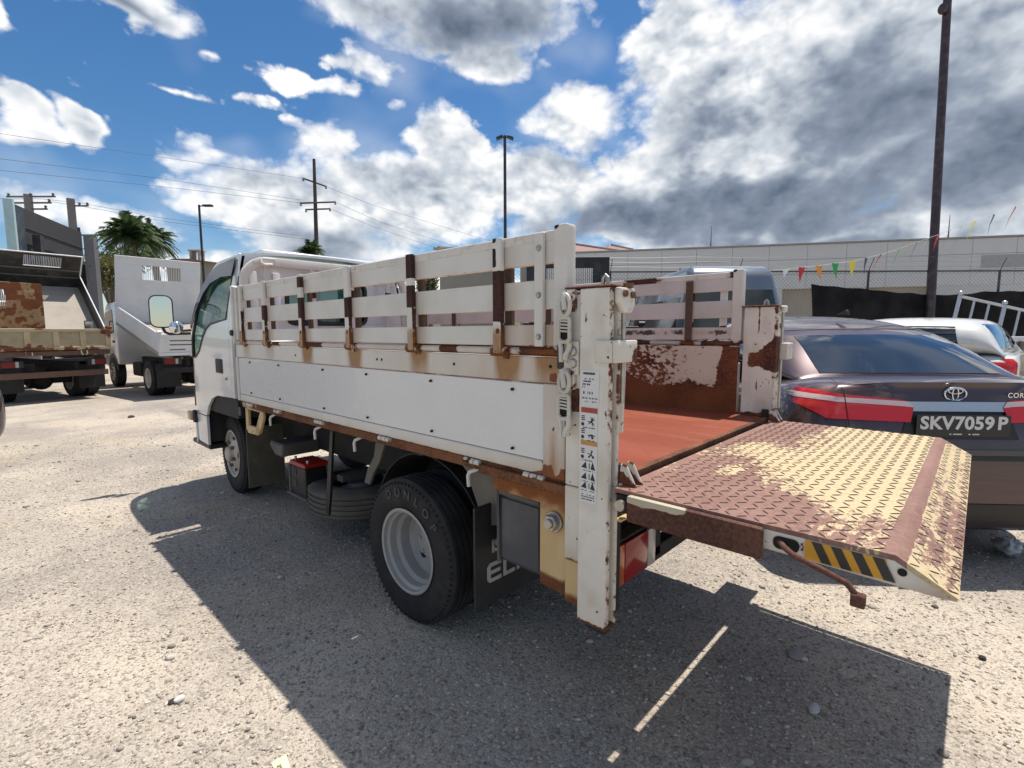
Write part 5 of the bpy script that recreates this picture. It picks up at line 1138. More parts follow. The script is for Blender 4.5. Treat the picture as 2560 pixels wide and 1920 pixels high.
for txt, cx in (('SKV', -.135), ('7059', .060), ('P', .205)):
    me = text_mesh(txt, .105, .0008, .0035, spacing=1.04); me.transform(Matrix.Translation((cx * SED_S + .006, py - .0012, .845 * SED_S)) @ Matrix.Rotation(rad(90), 4, 'X') @ Matrix.Diagonal((1.0, .98, 1, 1))); mesh_to_mb(me, mb); bpy.data.meshes.remove(me)
lpart(sed, 'plate_lettering', mb, plain('plate_silver', (.62, .62, .62), .4), pl, bevel=0, smooth=None, label='silver characters SKV 7059 P')
mb = MB()
for cx, w in ((-.055, .010), (-.018, .046), (.045, .012), (.078, .036)): mb.box((cx - w / 2) * SED_S, (cx + w / 2) * SED_S, py - .0012, py - .0004, .783 * SED_S, .789 * SED_S)
lpart(sed, 'dealer_mark', mb, MATS['plate_silver'], pl, bevel=0, kind='stuff')
ey = rear_y(0, 1.003 * SED_S) - .006
def ell(cx, cz, a, b, n=36): return [(cx + a * math.cos(q), ey - .003, cz + b * math.sin(q)) for q in np.linspace(0, 2 * math.pi, n, endpoint=False)]
ez = 1.003 * SED_S
lpart(sed, 'emblem', MB().tube(ell(0, ez, .060, .040), .0048, 8, True).tube(ell(0, ez + .017, .040, .0155), .0036, 8, True).tube(ell(0, ez, .0165, .0375), .0036, 8, True), m_chrome, sb, bevel=0, label='chrome emblem of three interlocking ovals')
me = text_mesh('COROLLA', .040, .001, .0008, spacing=1.1); me.transform(Matrix.Translation((.37 * SED_S, rear_y(.37 * SED_S, .995 * SED_S) - .005, .995 * SED_S)) @ Matrix.Rotation(rad(90), 4, 'X')); put('model_badge', me, m_chrome, sb)
# white hatchback beyond the sedan, and the dark car whose bumper just shows on the other side of the yard
hx, hy = fwd_right(7.0, 7.15)
car('parked_hatchback', 'white hatchback with dark glass behind the brown sedan', (hx, hy, 0), rad(43 - 90 + 38), 1.12, carpaint('white_car', (.62, .61, .58), .0), 'hatch')
car('parked_car', 'dark maroon car whose bumper corner shows beside the old cream flatbed', (-.60, 7.26, 0), rad(14), 1.0, carpaint('dark_maroon', (.022, .012, .018), .3), 'sedan')

# silver high-roof van seen from behind
vx, vy = fwd_right(8.3, 2.83)
van = thing('silver_van', 'silver high-roof van with dark rear window beyond the far stake side', 'van', (vx, vy, 0), rad(43 + 180))          # local -x is forward, +y to its right
vp = [(-.02, .35), (.0, .95), (-.06, 1.55), (-.30, 2.44), (-.50, 2.54), (-3.4, 2.56), (-3.8, 2.42), (-4.3, 1.55), (-4.75, 1.10), (-4.8, .40)]
m_silver = carpaint('silver_paint', (.15, .165, .19), .5)
def taper(me):
    for v in me.vertices: v.co.y = .875 + (v.co.y - .875) * (1 - .17 * max(0., v.co.z - 1.35))
    return me
vb = lpart(van, 'body', MB().prism(vp, 'y', 0.0, 1.75), m_silver, bevel=.12, seg=4, cut=(0, 0, .12))
vw = [vb]
for y, fp in ((-.006, 1), (1.746, -1)):
    for a, b in ((-.55, -1.5), (-1.58, -2.6), (-2.68, -3.6)): vw.append(lpart(van, 'side_window', MB().prism([(a, 1.48), (b, 1.48), (b, 2.02), (a, 2.02)], 'y', y, y + .010), m_dglass, vb, bevel=0, cut=(0, 0, .12)))
vw.append(lpart(van, 'rear_window', MB().grid(lambda u, v: (-.042 - .178 * v + .01, .14 + 1.47 * u, 1.46 + .66 * v), 8, 6), m_dglass, vb, bevel=0))
for o in vw: taper(o.data)
for y in (.16, 1.59):
    tl = lpart(van, 'tail_lamp', MB().box(-.10, .02, y - .07, y + .07, .85, 1.40), m_lamp_r, vb, bevel=.03)
lpart(van, 'rear_bumper', MB().box(-.1, .10, .03, 1.72, .35, .60), m_grey, vb, bevel=.04, seg=2)
lpart(van, 'aerial', MB().cyl((-2.6, .75, 2.55), (-2.6, .75, 2.78), .010, 6), m_blackpl, vb, bevel=0)
for x in (-.9, -3.9):
    for y, fp in ((.11, False), (1.64, True)):
        w = wheel(van, Vector((0, 0, 0)), .34, .20, .2, m_rim, 'front', n=28, flip=fp)
        for o in [w] + list(w.children) + [q for c in w.children for q in c.children]: o.data.transform(Matrix.Translation((x, y, .34)) @ Matrix.Rotation(rad(90), 4, 'Z'))

# ------------------------------------------------------------------ boundary fence, shade cloth, bunting
FD = 14.2                                                    # depth of the fence line, which runs square to the view
CR = np.array([R[0, 0], R[1, 0]]); CF = np.array([-R[0, 2], -R[1, 2]]); CR /= np.linalg.norm(CR); CF /= np.linalg.norm(CF)
def W(px, py, d): return tuple(P(px, py, d))
fx, fy = P(2000, 830, FD)[:2]; f_rot = math.atan2(CR[1], CR[0])
fence = thing('chain_link_fence', 'chain link fence with dark top rail and barbed wire along the yard', 'fence', (fx, fy, 0), f_rot)
FZ = P(2000, 680, FD)[2]; F0, F1 = -5.5, 13.0
m_fdark = paint('fence_steel', (.045, .040, .042), .6, dirt=.3, scale=8); m_wire = plain('fence_wire', (.20, .20, .205), .5, .5)
lpart(fence, 'top_rail', MB().cyl((F0, 0, FZ), (F1, 0, FZ), .024, 8), m_fdark, bevel=0)
xs_ = (-5.4, -1.8, 1.83, 5.5, 9.1, 12.7)
for x in xs_: lpart(fence, 'fence_post', MB().cyl((x, 0, 0), (x, 0, FZ + .02), .030, 8).tube([(x, 0, FZ), (x + .02, -.06, FZ + .18), (x + .03, -.14, FZ + .34)], .010, 6), m_fdark, bevel=0)
mb = MB(); p_ = .105; zt, zb = FZ - .01, .05
for k in range(int((F1 - F0 + (zt - zb)) / p_)):
    for s in (-1, 1):
        xa = F0 + k * p_ if s > 0 else F0 + k * p_; xa -= (zt - zb) if s > 0 else 0
        xb = xa + s * (zt - zb); za, zb2 = zb, zt
        if s < 0: xa, xb = xa, xa - (zt - zb)
        lo, hi = min(xa, xb), max(xa, xb)
        if hi < F0 or lo > F1: continue
        mb.tube([(xa, .004 * s, zb), (xb, .004 * s, zt)], .0042, 3)
lpart(fence, 'mesh_wire', mb, m_wire, bevel=0, smooth=None, kind='stuff')
for i, dz in enumerate((.12, .24, .36)):
    lpart(fence, 'barbed_wire', MB().tube([(x, -.05 - .07 * i, FZ + dz + .012 * math.sin(x * 2.1 + i)) for x in np.linspace(F0, F1, 40)], .004, 4), m_wire, bevel=0)
# shade cloth tied to the fence
cl0 = (np.array(P(2020, 713, FD - .08)) - np.array([fx, fy, 0])); xl = float(cl0[:2] @ CR); 
tops = [(2020, 712), (2060, 716), (2160, 724), (2250, 733), (2340, 738), (2400, 737), (2450, 730), (2560, 728), (2800, 726), (3050, 724)]
tx = [float((np.array(P(a, b, FD - .08)) - np.array([fx, fy, 0]))[:2] @ CR) for a, b in tops]; tz = [P(a, b, FD - .08)[2] for a, b in tops]
def cloth(u, v):
    x = tx[0] + (min(tx[-1], F1) - tx[0]) * u; z1 = float(np.interp(x, tx, tz)); z = .06 + (z1 - .06) * v
    xx = x + (.10 * math.sin(v * 3.0) * (1 - u) if u < .05 else 0)
    return (xx, -.07 - .03 * math.sin(x * 5.1 + v * 2) * math.sin(v * 4.2) - .015 * math.sin(x * 13), z + .012 * math.sin(x * 9) * v)
nc = NT('shade_cloth'); nc.P(Base_Color=nc.mix(nc.step(nc.noise(1.4, 5, .6), .4, .7), (.014, .013, .014), (.030, .026, .026)), Roughness=.85); nc.b.inputs['Specular IOR Level'].default_value = .1
so = lpart(fence, 'shade_cloth', MB().grid(cloth, 90, 12), nc.m, bevel=0, solid=.004)
so.parent = None; so.matrix_world = Matrix.Translation((fx, fy, 0)) @ Matrix.Rotation(f_rot, 4, 'Z'); tag(so, 'black shade cloth tied along the lower chain link fence', 'shade cloth')
# bunting strung above the fence
fl_px = [(1966, 673, .55, 'white'), (2005, 668, 1, 'red'), (2048, 664, 1, 'orange'), (2088, 658, 1, 'green'), (2132, 653, 1, 'yellow'), (2166, 645, 1, 'navy'), (2203, 636, 1, 'red'), (2249, 622, 1, 'green'), (2272, 612, .8, 'yellow'), (2293, 606, 1.1, 'navy'), (2320, 596, 1, 'white'), (2347, 586, 1, 'red'), (2378, 574, 1, 'orange'), (2406, 564, 1, 'green'), (2438, 553, 1, 'yellow'), (2486, 536, 1.1, 'navy'), (2540, 517, 1.2, 'red'), (2600, 495, 1.2, 'green'), (2660, 470, 1.2, 'orange')]
fcol = {'white': (.75, .75, .74), 'red': (.55, .02, .03), 'orange': (.72, .28, .04), 'green': (.02, .32, .08), 'yellow': (.75, .60, .05), 'navy': (.035, .045, .13)}
b0 = np.array(P(1966, 673, 9.6))
bunt = thing('bunting', 'string of small coloured pennants hanging over the chain link fence', 'bunting', (b0[0], b0[1], 0))
def bd(i): return 9.6 - .09 * i
pts = [np.array(P(1930, 676, 9.75))] + [np.array(P(a, b, bd(i))) for i, (a, b, _, _) in enumerate(fl_px)]
org = np.array([b0[0], b0[1], 0])
lpart(bunt, 'string', MB().tube([tuple(p - org) for p in pts], .0035, 4), plain('string_white', (.6, .6, .58), .7), bevel=0)
for i, (a, b, sc, cname) in enumerate(fl_px):
    p = np.array(P(a, b, bd(i))) - org; r2 = np.array([CR[0], CR[1], 0]); g2 = random.Random(i * 7 + 1)
    lean = g2.uniform(-.05, .05) - (.10 if i > 5 else 0); tw = 1.0 if i < 5 else g2.uniform(.35, .8); h = .30 * sc; w = .066
    d2 = np.array([CF[0], CF[1], 0]); e = r2 * tw + d2 * math.sqrt(max(0, 1 - tw * tw))
    q = [p - e * w, p + e * w, p + r2 * (lean * .5) - np.array([0, 0, h * .5]) + e * w * .45 + d2 * .02, p + r2 * lean - np.array([0, 0, h]), p + r2 * (lean * .5) - np.array([0, 0, h * .5]) - e * w * .45 + d2 * .02]
    lpart(bunt, 'pennant', MB().add(q, [(0, 1, 2, 4), (4, 2, 3)]), plain('pennant_' + cname, fcol[cname], .6), bevel=0, label=cname + ' pennant', solid=.0015)

# ------------------------------------------------------------------ lamp posts and poles
m_pole = paint('pole_plum', (.035, .018, .024), .5, dirt=.3, scale=5); m_polek = paint('pole_black', (.014, .015, .018), .5, dirt=.2, scale=5)
def on_ground(px, d): v = P(px, 830, d); return (v[0], v[1], 0)
def zpx(px, py, d): return P(px, py, d)[2]
# tall plum pole by the fence
g0 = on_ground(2326, 13.8); top = np.array(P(2372, -60, 13.8)) - np.array(g0)
lp = thing('flood_light_pole', 'tall dark plum steel pole rising beside the shade cloth', 'light pole', g0)
lpart(lp, 'shaft', MB().tube([(0, 0, 0), tuple(top * .5), tuple(top)], [.112, .104, .096], 16), m_pole, bevel=0)
kn = np.array(P(2362, 22, 13.75)) - np.array(g0)
lpart(lp, 'clamp', MB().ball(tuple(kn + np.array([-.06 * CR[0], -.06 * CR[1], 0])), .11, 8, (1, 1, 1.3)), m_pole, bevel=0)
lpart(lp, 'flood_light', MB().box(-.25, .25, -.12, .12, 0, .3), m_pole, mat4=Matrix.Translation(Vector(tuple(top))), bevel=.02)
lpart(lp, 'base_plate', MB().box(-.18, .18, -.18, .18, 0, .03), m_pole)
def lamp_post(px, top_py, d, r, label, heads, mat=m_polek):
    g = on_ground(px, d); H = zpx(px, top_py, d); t = thing('lamp_post', label, 'lamp post', g, f_rot, 'black lamp posts beyond the yard')
    lpart(t, 'shaft', MB().tube([(0, 0, 0), (0, 0, H)], [r, r * .8], 12), mat, bevel=0); lpart(t, 'base_plate', MB().box(-.2, .2, -.2, .2, 0, .04), mat)
    for s in heads:
        a = lpart(t, 'lamp_arm', MB().box(*sorted((0, s * .36)), -.03, .03, H - .10, H - .04), mat, bevel=.005)
        lpart(t, 'lamp_head', MB().prism([(s * .10, H + .02), (s * .42, H - .10), (s * .40, H - .20), (s * .14, H - .10)], 'y', -.13, .13) if len(heads) == 2 else MB().box(*sorted((s * .25, s * .78)), -.12, .12, H - .10, H), mat, a, bevel=.01)
    return t
lamp_post(1264, 358, 25, .085, 'black lamp post with twin heads beyond the main truck', (-1, 1))
lamp_post(518, 520, 30, .075, 'slim black lamp post with one head, behind the white tipper', (1,))
# utility poles and wires
m_wood = paint('pole_wood', (.045, .034, .030), .85, dirt=.4, scale=4); m_conc = paint('pole_concrete', (.20, .19, .185), .85, dirt=.4, scale=2); m_cable = plain('cable', (.06, .06, .065), .6)
def arm_mb(mb, c, ax, L, r=.05): mb.tube([tuple(np.array(c) - ax * L / 2), tuple(np.array(c) + ax * L / 2)], r, 6); return mb
up = thing('utility_pole', 'dark tapered utility pole with slanting cross arms above the cab', 'utility pole', on_ground(797, 45)); UB = np.array(on_ground(797, 45))
ut = np.array(P(785, 398, 45)) - UB
lpart(up, 'shaft', MB().tube([(0, 0, 0), tuple(ut * .5), tuple(ut)], [.24, .19, .13], 10), m_wood, bevel=0)
ends = {}
for nm_, (a, b) in {'a': ((758, 446), (815, 466)), 'b': ((752, 508), (838, 505)), 'c': ((765, 524), (825, 522))}.items():
    q0, q1 = np.array(P(*a, 44.5)) - UB, np.array(P(*b, 45.5)) - UB; ends[nm_] = (q0, q1)
    ca = lpart(up, 'cross_arm', MB().tube([tuple(q0), tuple(q1)], .075, 6), m_wood, bevel=0)
    for q in (q0, q1): lpart(up, 'insulator', MB().lathe([(0, -.25), (.10, -.2), (.05, -.1), (.11, -.05), (.05, .05), (.0, .12)], tuple(q), 'z', 8, False), m_grey, ca, bevel=0)
def pole(px, top_py, d, label, ax_list, mat):
    g = np.array(on_ground(px, d)); H = zpx(px, top_py, d); t = thing('utility_pole', label, 'utility pole', tuple(g)); w = .22
    lpart(t, 'shaft', MB().prism([(-w, -w * .8), (w, -w * .8), (w, w * .8), (-w, w * .8)], 'z', 0, H), mat, bevel=.03)
    for dz, L, off in ax_list:
        ca = lpart(t, 'cross_arm', arm_mb(MB(), (off * CR[0], off * CR[1], H + dz), np.array([CR[0], CR[1], 0]), L, .06), m_grey, bevel=0)
        for s in (-1, 0, 1):
            c = (CR[0] * (off + s * L * .46), CR[1] * (off + s * L * .46), H + dz + .12); lpart(t, 'insulator', MB().lathe([(0, -.12), (.09, -.1), (.05, 0), (.10, .05), (0, .14)], c, 'z', 8, False), m_grey, ca, bevel=0)
    return t, g, H
p1 = pole(103, 495, 34, 'grey utility pole crowded with insulators behind the billboard', ((-.15, 3.2, .2), (-.55, 3.0, 0), (-.95, 2.4, 0)), m_conc)
p2 = pole(206, 505, 36, 'square grey utility pole with short bracket right of the billboard', ((-.5, 1.2, .6), (-2.5, 4.0, .2)), m_conc)
def wire(pts, d0, d1, r=.016, sag=0.):
    n = len(pts); q = []
    for i, (a, b) in enumerate(pts): q.append(np.array(P(a, b, d0 + (d1 - d0) * i / (n - 1))))
    k = []
    for i in range(n - 1):
        for s in np.linspace(0, 1, 6, endpoint=False): k.append(q[i] * (1 - s) + q[i + 1] * s)
    k.append(q[-1]); return k
wires = [([(-700, 248), (0, 334), (405, 393), (758, 446)], 26, 44.5, 'upper'), ([(-700, 330), (0, 397), (400, 446), (752, 500)], 26, 44.5, 'middle'), ([(-700, 365), (0, 426), (400, 466), (752, 507)], 26, 44.5, 'lower'),
         ([(815, 466), (930, 512), (1190, 592), (1500, 680)], 45.5, 70, 'a'), ([(838, 505), (950, 555), (1120, 610), (1400, 690)], 45.5, 70, 'b'), ([(825, 522), (930, 565), (1060, 610), (1300, 680)], 45.5, 70, 'c'),
         ([(-400, 490), (0, 497), (103, 497)], 30, 34, 'd'), ([(103, 497), (206, 508), (405, 545), (752, 590)], 34, 44, 'e'), ([(120, 503), (206, 516), (420, 555), (765, 598)], 34, 44, 'f')]
for i, (pt, d0, d1, nm_) in enumerate(wires):
    k = wire(pt, d0, d1); o0 = k[0]
    o = put('overhead_wire', MB().tube([tuple(q - o0) for q in k], .013 if i not in (3, 4, 5) else .015, 4).mesh('overhead_wire', 0, 1, None), m_cable, loc=tuple(o0))
    tag(o, ['highest overhead wire reaching the dark utility pole', 'middle overhead wire reaching the dark utility pole', 'lowest of three overhead wires reaching the dark utility pole', 'wire leaving the upper cross arm of the dark pole', 'wire leaving the long middle cross arm of the dark pole', 'wire leaving the bottom cross arm of the dark pole', 'short wire ending at the pole behind the billboard', 'wire passing over the palm from the grey poles', 'second wire slung just below the one over the palm'][i], 'wire', 'overhead wires')

# ------------------------------------------------------------------ billboard seen from behind
BL, BR = np.array(P(46, 700, 17.0)), np.array(P(224, 720, 22.3)); bz0_, bz1_ = zpx(28, 697, 17.0), zpx(21, 507, 17.0)
bdir = (BR - BL)[:2]; bl = float(np.linalg.norm(bdir)); brot = math.atan2(bdir[1], bdir[0])
bb = thing('billboard', 'large grey billboard seen from behind on dark steel posts', 'billboard', (BL[0], BL[1], 0), brot)
m_bback = paint('board_back', (.030, .029, .033), .7, dirt=.35, dirtcol=(.05, .047, .05), scale=1.2)
lpart(bb, 'panel', MB().box(.25, bl, .12, .20, bz0_ - .6, bz1_), m_bback)
lpart(bb, 'edge_trim', MB().box(.12, .245, .0, .26, bz0_ - .15, bz1_ + .1), paint('trim_aqua', (.36, .50, .52), .5, dirt=.2, scale=2))
lpart(bb, 'side_frame', MB().box(.25, .9, .05, .115, bz0_ - .4, bz1_ - .1), paint('frame_blue', (.022, .038, .06), .6, dirt=.3, scale=3))
for k, x in enumerate((1.25, 3.2, 4.9, 6.6)):
    if x > bl: break
    ps = lpart(bb, 'post', MB().box(x - .13, x + .13, -.25, -.02, 0, bz1_ - (.9 if k == 0 else 1.5)), m_polek)
    if k: lpart(bb, 'beam', MB().box(x - .55, x + .55, -.24, -.03, bz1_ - 1.5, bz1_ - 1.35), m_polek, ps)
m = MB()
for z in np.arange(bz0_ + .2, bz1_ - .2, .55): m.box(.9, bl - .1, .085, .118, z, z + .06)
lpart(bb, 'purlin', m, m_bback, kind='stuff')
# small structure right of it
s0 = on_ground(232, 26)
sh = thing('site_cabin', 'small grey corrugated cabin standing right of the billboard', 'cabin', s0, f_rot + .3)
lpart(sh, 'wall', MB().box(-.06, .36, 0, .5, 0, zpx(240, 592, 26)), paint('cabin_grey', (.12, .125, .14), .6, dirt=.3, scale=2)); lpart(sh, 'post', MB().box(-.24, -.14, -.1, .0, 0, zpx(222, 575, 26)), m_polek)

# ------------------------------------------------------------------ buildings
m_bw = paint('building_white', (.58, .58, .565), .8, dirt=.35, dirtcol=(.33, .32, .30), scale=.5); m_bb = paint('building_beige', (.40, .35, .27), .85, dirt=.3, scale=.6); m_hwall = paint('house_wall_beige', (.30, .28, .235), .85, dirt=.3, scale=.8)  # the last is a darker beige for the house walls
A_, B_ = np.array(P(1330, 830, 24.5)), np.array(P(2750, 830, 19.5)); bv_ = (B_ - A_)[:2]; bl_ = float(np.linalg.norm(bv_)); br_ = math.atan2(bv_[1], bv_[0])
hall = thing('long_building', 'long low white block building with flat parapet beyond the fence', 'building', (A_[0], A_[1], 0), br_)
zt_ = zpx(2228, 608, 21.2); zf_ = zpx(2100, 713, 21.5)
lpart(hall, 'wall', MB().box(0, bl_, .35, 8, 0, zt_ - .12), m_bb, bevel=.01)
pm = MB().box(-.745, .745, 0, .30, 0, .61).mesh('wall_panel', .006, 1, 35.)
nrow = int(math.ceil((zt_ - zf_) / .62)); ncol = int(bl_ / 1.5)
for r_i in range(nrow):
    for c_i in range(ncol + 1):
        o = put('wall_panel', pm, m_bw, hall, loc=(.75 + c_i * 1.5, 0, zt_ - .62 * (r_i + 1)))
lpart(hall, 'parapet_cap', MB().box(-.1, bl_ + .1, -.06, .45, zt_, zt_ + .07), paint('cap_grey', (.30, .30, .30), .8, dirt=.5, scale=3))
xr = float((np.array(P(2318, 830, 20.9)) - A_)[:2] @ (bv_ / bl_))
lpart(hall, 'end_block', MB().box(xr, bl_, -.02, .33, 0, zt_ - .62 * nrow - .004), m_bw)
for x in np.arange(1.0, xr - .3, 3.2): lpart(hall, 'pier', MB().box(x, x + .5, .02, .33, 0, zt_ - .62 * nrow - .004), m_bw)
lpart(hall, 'grey_patch', MB().box(xr + 1.6, xr + 4.2, -.006, -.001, zf_ + .55, zf_ + 1.05), paint('patch_grey', (.36, .37, .36), .8), bevel=0)
for px in (1777, 2310): 
    x = float((np.array(P(px, 830, 22)) - A_)[:2] @ (bv_ / bl_)); lpart(hall, 'aerial', MB().tube([(x, .2, zt_), (x, .2, zt_ + .35), (x, .2, zt_ + 1.0)], [.03, .02, .008], 6), m_fdark, bevel=0)
tn = NT('roof_tiles'); wv = tn.node('ShaderNodeTexWave'); tn.L.new(tn.coord(), wv.inputs[0]); wv.inputs['Scale'].default_value = 3.2; wv.bands_direction = 'Z'
tn.P(Base_Color=tn.mix(tn.noise(9, 4, .6), (.20, .115, .10), (.30, .19, .165)), Roughness=.85); tn.bump(wv.outputs['Fac'], .5, .03)
def house(pxs, d, eave, ridge, label, depth=6.):
    a = np.array(P(pxs[0], 830, d)); b = np.array(P(pxs[3], 830, d)); v = (b - a)[:2]; L = float(np.linalg.norm(v)); rz = math.atan2(v[1], v[0])
    t = thing('house', label, 'house', (a[0], a[1], 0), rz, 'tiled houses behind the long building'); ze, zr = zpx(pxs[1], eave, d), zpx(pxs[1], ridge, d)
    r0 = (pxs[1] - pxs[0]) / (pxs[3] - pxs[0]) * L; r1 = (pxs[2] - pxs[0]) / (pxs[3] - pxs[0]) * L
    lpart(t, 'wall', MB().box(.4, L - .4, .4, depth - .4, 0, ze), m_hwall)
    rf = lpart(t, 'roof', MB().add([(0, 0, ze), (L, 0, ze), (L, depth, ze), (0, depth, ze), (r0, depth / 2, zr), (r1, depth / 2, zr)], [(0, 1, 5, 4), (1, 2, 5), (2, 3, 4, 5), (3, 0, 4), (3, 2, 1, 0)]), tn.m, bevel=0)
    lpart(t, 'fascia', MB().box(-.03, L + .03, -.05, -.003, ze - .22, ze + .01), m_bb, rf)
    for (x0, x1) in ((.4, r0), (L - .4, r1)): lpart(t, 'ridge', MB().tube([(x0, .1 if x0 < L else .1, ze + .05), (x1, depth / 2, zr + .05)], .09, 6), tn.m, rf, bevel=0)
    for x in np.arange(1.2, L - 1.4, 2.4): lpart(t, 'window', MB().box(x, x + 1., .38, .41, ze - 1.7, ze - .6), m_dglass, bevel=0)
    return t
house((1290, 1430, 1456, 1560), 33, 632, 592, 'hip roofed house with reddish tiles behind the long building', 7.5)
house((1500, 1530, 1540, 1590), 40, 628, 604, 'smaller tiled gable peeping out behind the hip roofed house', 5.)
house((1088, 1112, 1230, 1290), 42, 622, 612, 'low dark roofed house behind the stake fence', 5.)
# chimney house behind the white tipper
ch = thing('house', 'pale house with open square chimney behind the white tipper', 'house', on_ground(470, 36), f_rot, None)
zc = zpx(480, 655, 36)
lpart(ch, 'wall', MB().box(-1.2, 2.2, 0, 5, 0, zc - .15), m_hwall); lpart(ch, 'roof', MB().prism([(-1.6, zc - .15), (2.6, zc - .15), (.6, zc + .12), (-.6, zc + .12)], 'y', -.3, 5.3), tn.m)
zk = zpx(500, 628, 36); cxx = (501 - 470) / 1253 * 36
m = MB()
for x in (cxx - .36, cxx + .22): m.box(x, x + .14, -.1, .5, zc - .2, zk - .08)
lpart(ch, 'chimney', m.box(cxx - .36, cxx + .36, -.1, .5, zc - .2, zc + .06).box(cxx - .44, cxx + .44, -.16, .56, zk - .08, zk), m_bb)

# ------------------------------------------------------------------ palms, trees
m_trunk = paint('palm_trunk', (.16, .13, .10), .9, dirt=.5, scale=4)
def leafmat(name, c1, c2):
    if name in MATS: return MATS[name]
    n = NT(name); n.P(Base_Color=n.mix(n.noise(1.3, 4, .6), c1, c2), Roughness=.55); n.b.inputs['Specular IOR Level'].default_value = .35
    tr = n.node('ShaderNodeBsdfTranslucent'); tr.inputs[0].default_value = (*[v * 1.4 for v in c2], 1); mx_ = n.node('ShaderNodeMixShader'); mx_.inputs[0].default_value = .25
    n.L.new(n.b.outputs[0], mx_.inputs[1]); n.L.new(tr.outputs[0], mx_.inputs[2]); n.L.new(mx_.outputs[0], n.out.inputs[0]); MATS[name] = n.m; return n.m
m_palm = leafmat('palm_leaf', (.035, .065, .022), (.075, .12, .045)); m_leaf = leafmat('tree_leaf', (.045, .075, .02), (.10, .13, .035)); m_olive = leafmat('olive_leaf', (.07, .075, .02), (.14, .13, .04))
def palm(px, py, d, rpx, label, nf=46, seed=1):
    g = random.Random(seed); base = np.array(on_ground(px, d)); H = zpx(px, py, d); Rr = rpx / 1253 * d
    t = thing('palm_tree', label, 'palm tree', tuple(base), 0, 'palm trees beyond the yard')
    lpart(t, 'trunk', MB().tube([(0, 0, 0), (.08, .02, H * .5), (0, 0, H)], [.22, .17, .15], 10), m_trunk, bevel=0)
    mb = MB()
    for k in range(nf):
        az = g.uniform(0, 2 * math.pi); el = g.uniform(-.5, 1.4); L = Rr * g.uniform(.75, 1.1); droop = g.uniform(.5, 1.25)
        dx, dy = math.cos(az), math.sin(az); q = []
        for i in range(9):
            s = i / 8; r2 = L * s * math.cos(el) * (1 - .12 * s); z = L * s * math.sin(el) - droop * L * .55 * s * s
            q.append(Vector((dx * r2, dy * r2, H + z)))
        mb.tube([tuple(v) for v in q], .012, 3)
        side = Vector((-dy, dx, 0))
        for i in range(1, 9):
            for j in range(4):
                s = (i - 1 + j / 4) / 8; a = q[i - 1].lerp(q[i], j / 4); ax = (q[i] - q[i - 1]).normalized(); ll = Rr * .30 * (1 - .55 * s) * g.uniform(.8, 1.2)
                for sg in (-1, 1):
                    dv = (side * sg * .8 + ax * .55 + Vector((0, 0, g.uniform(-.55, -.1)))).normalized(); wv_ = ax * .030 + Vector((0, 0, .012)); tip = a + dv * ll
                    mb.add([a - wv_, a + wv_, tip], [(0, 1, 2)])
    lpart(t, 'crown', mb, m_palm, bevel=0, smooth=None)
    return t
palm(345, 592, 25, 84, 'broad palm with feathery fronds left of the slim lamp post', 130, 3)
palm(400, 600, 27, 62, 'smaller palm crown tucked against the broad palm', 80, 8)
palm(785, 632, 31, 52, 'low palm crown showing over the cab roof at the dark utility pole', 44, 5)
def tree(px, py, d, rx, rz, label, mat, n=2600, seed=1, trunk=True, group='trees around the yard'):
    g = np.random.default_rng(seed); base = np.array(on_ground(px, d)); zc = zpx(px, py, d); RX = rx / 1253 * d; RZ = rz / 1253 * d
    t = thing('tree', label, 'tree', tuple(base), 0, group)
    brs = MB().tube([(0, 0, 0), (0, 0, zc * .55), (.1, 0, zc)], [.16, .12, .06], 8)
    for k in range(6): a = k * 1.05; brs.tube([(0, 0, zc * .55), (math.cos(a) * RX * .4, math.sin(a) * RX * .4, zc - RZ * .1), (math.cos(a) * RX * .75, math.sin(a) * RX * .75, zc + RZ * .3)], [.07, .04, .02], 5)
    lpart(t, 'trunk', brs, m_trunk, bevel=0)
    cl = g.normal(size=(16, 3)); cl /= np.linalg.norm(cl, axis=1)[:, None]; cl *= g.uniform(.35, .95, (16, 1)); pick = g.integers(0, 16, n)
    p = cl[pick] + g.normal(size=(n, 3)) * .20; p *= np.array([RX, RX, RZ]); p[:, 2] += zc
    s = (RX + RZ) * .038; u = g.normal(size=(n, 3)); u /= np.linalg.norm(u, axis=1)[:, None]; v = np.cross(u, g.normal(size=(n, 3))); v /= np.linalg.norm(v, axis=1)[:, None]
    V = np.stack([p - u * s, p + v * s * .6, p + u * s, p - v * s * .6], 1).reshape(-1, 3); F = np.arange(n * 4).reshape(-1, 4)
    me = bpy.data.meshes.new('crown'); me.from_pydata(V.tolist(), [], F.tolist()); put('crown', me, mat, t)
    return t
tree(285, 690, 31, 60, 46, 'olive green bushy tree between the two tippers', m_olive, 3000, 2)
tree(330, 650, 34, 70, 26, 'light green leafy tree below the broad palm', m_leaf, 2600, 4)
tree(12, 715, 26, 40, 34, 'dark bushy tree at the foot of the billboard', m_leaf, 2000, 6)
tree(1076, 712, 17, 34, 40, 'green tree glimpsed through the gaps of the stake fence', m_leaf, 2600, 9)
tree(1640, 742, 16.5, 70, 26, 'yellowish bush in front of the long building', m_olive, 2600, 11)
tree(600, 700, 40, 80, 40, 'distant dark tree behind the cab', m_leaf, 2200, 12)
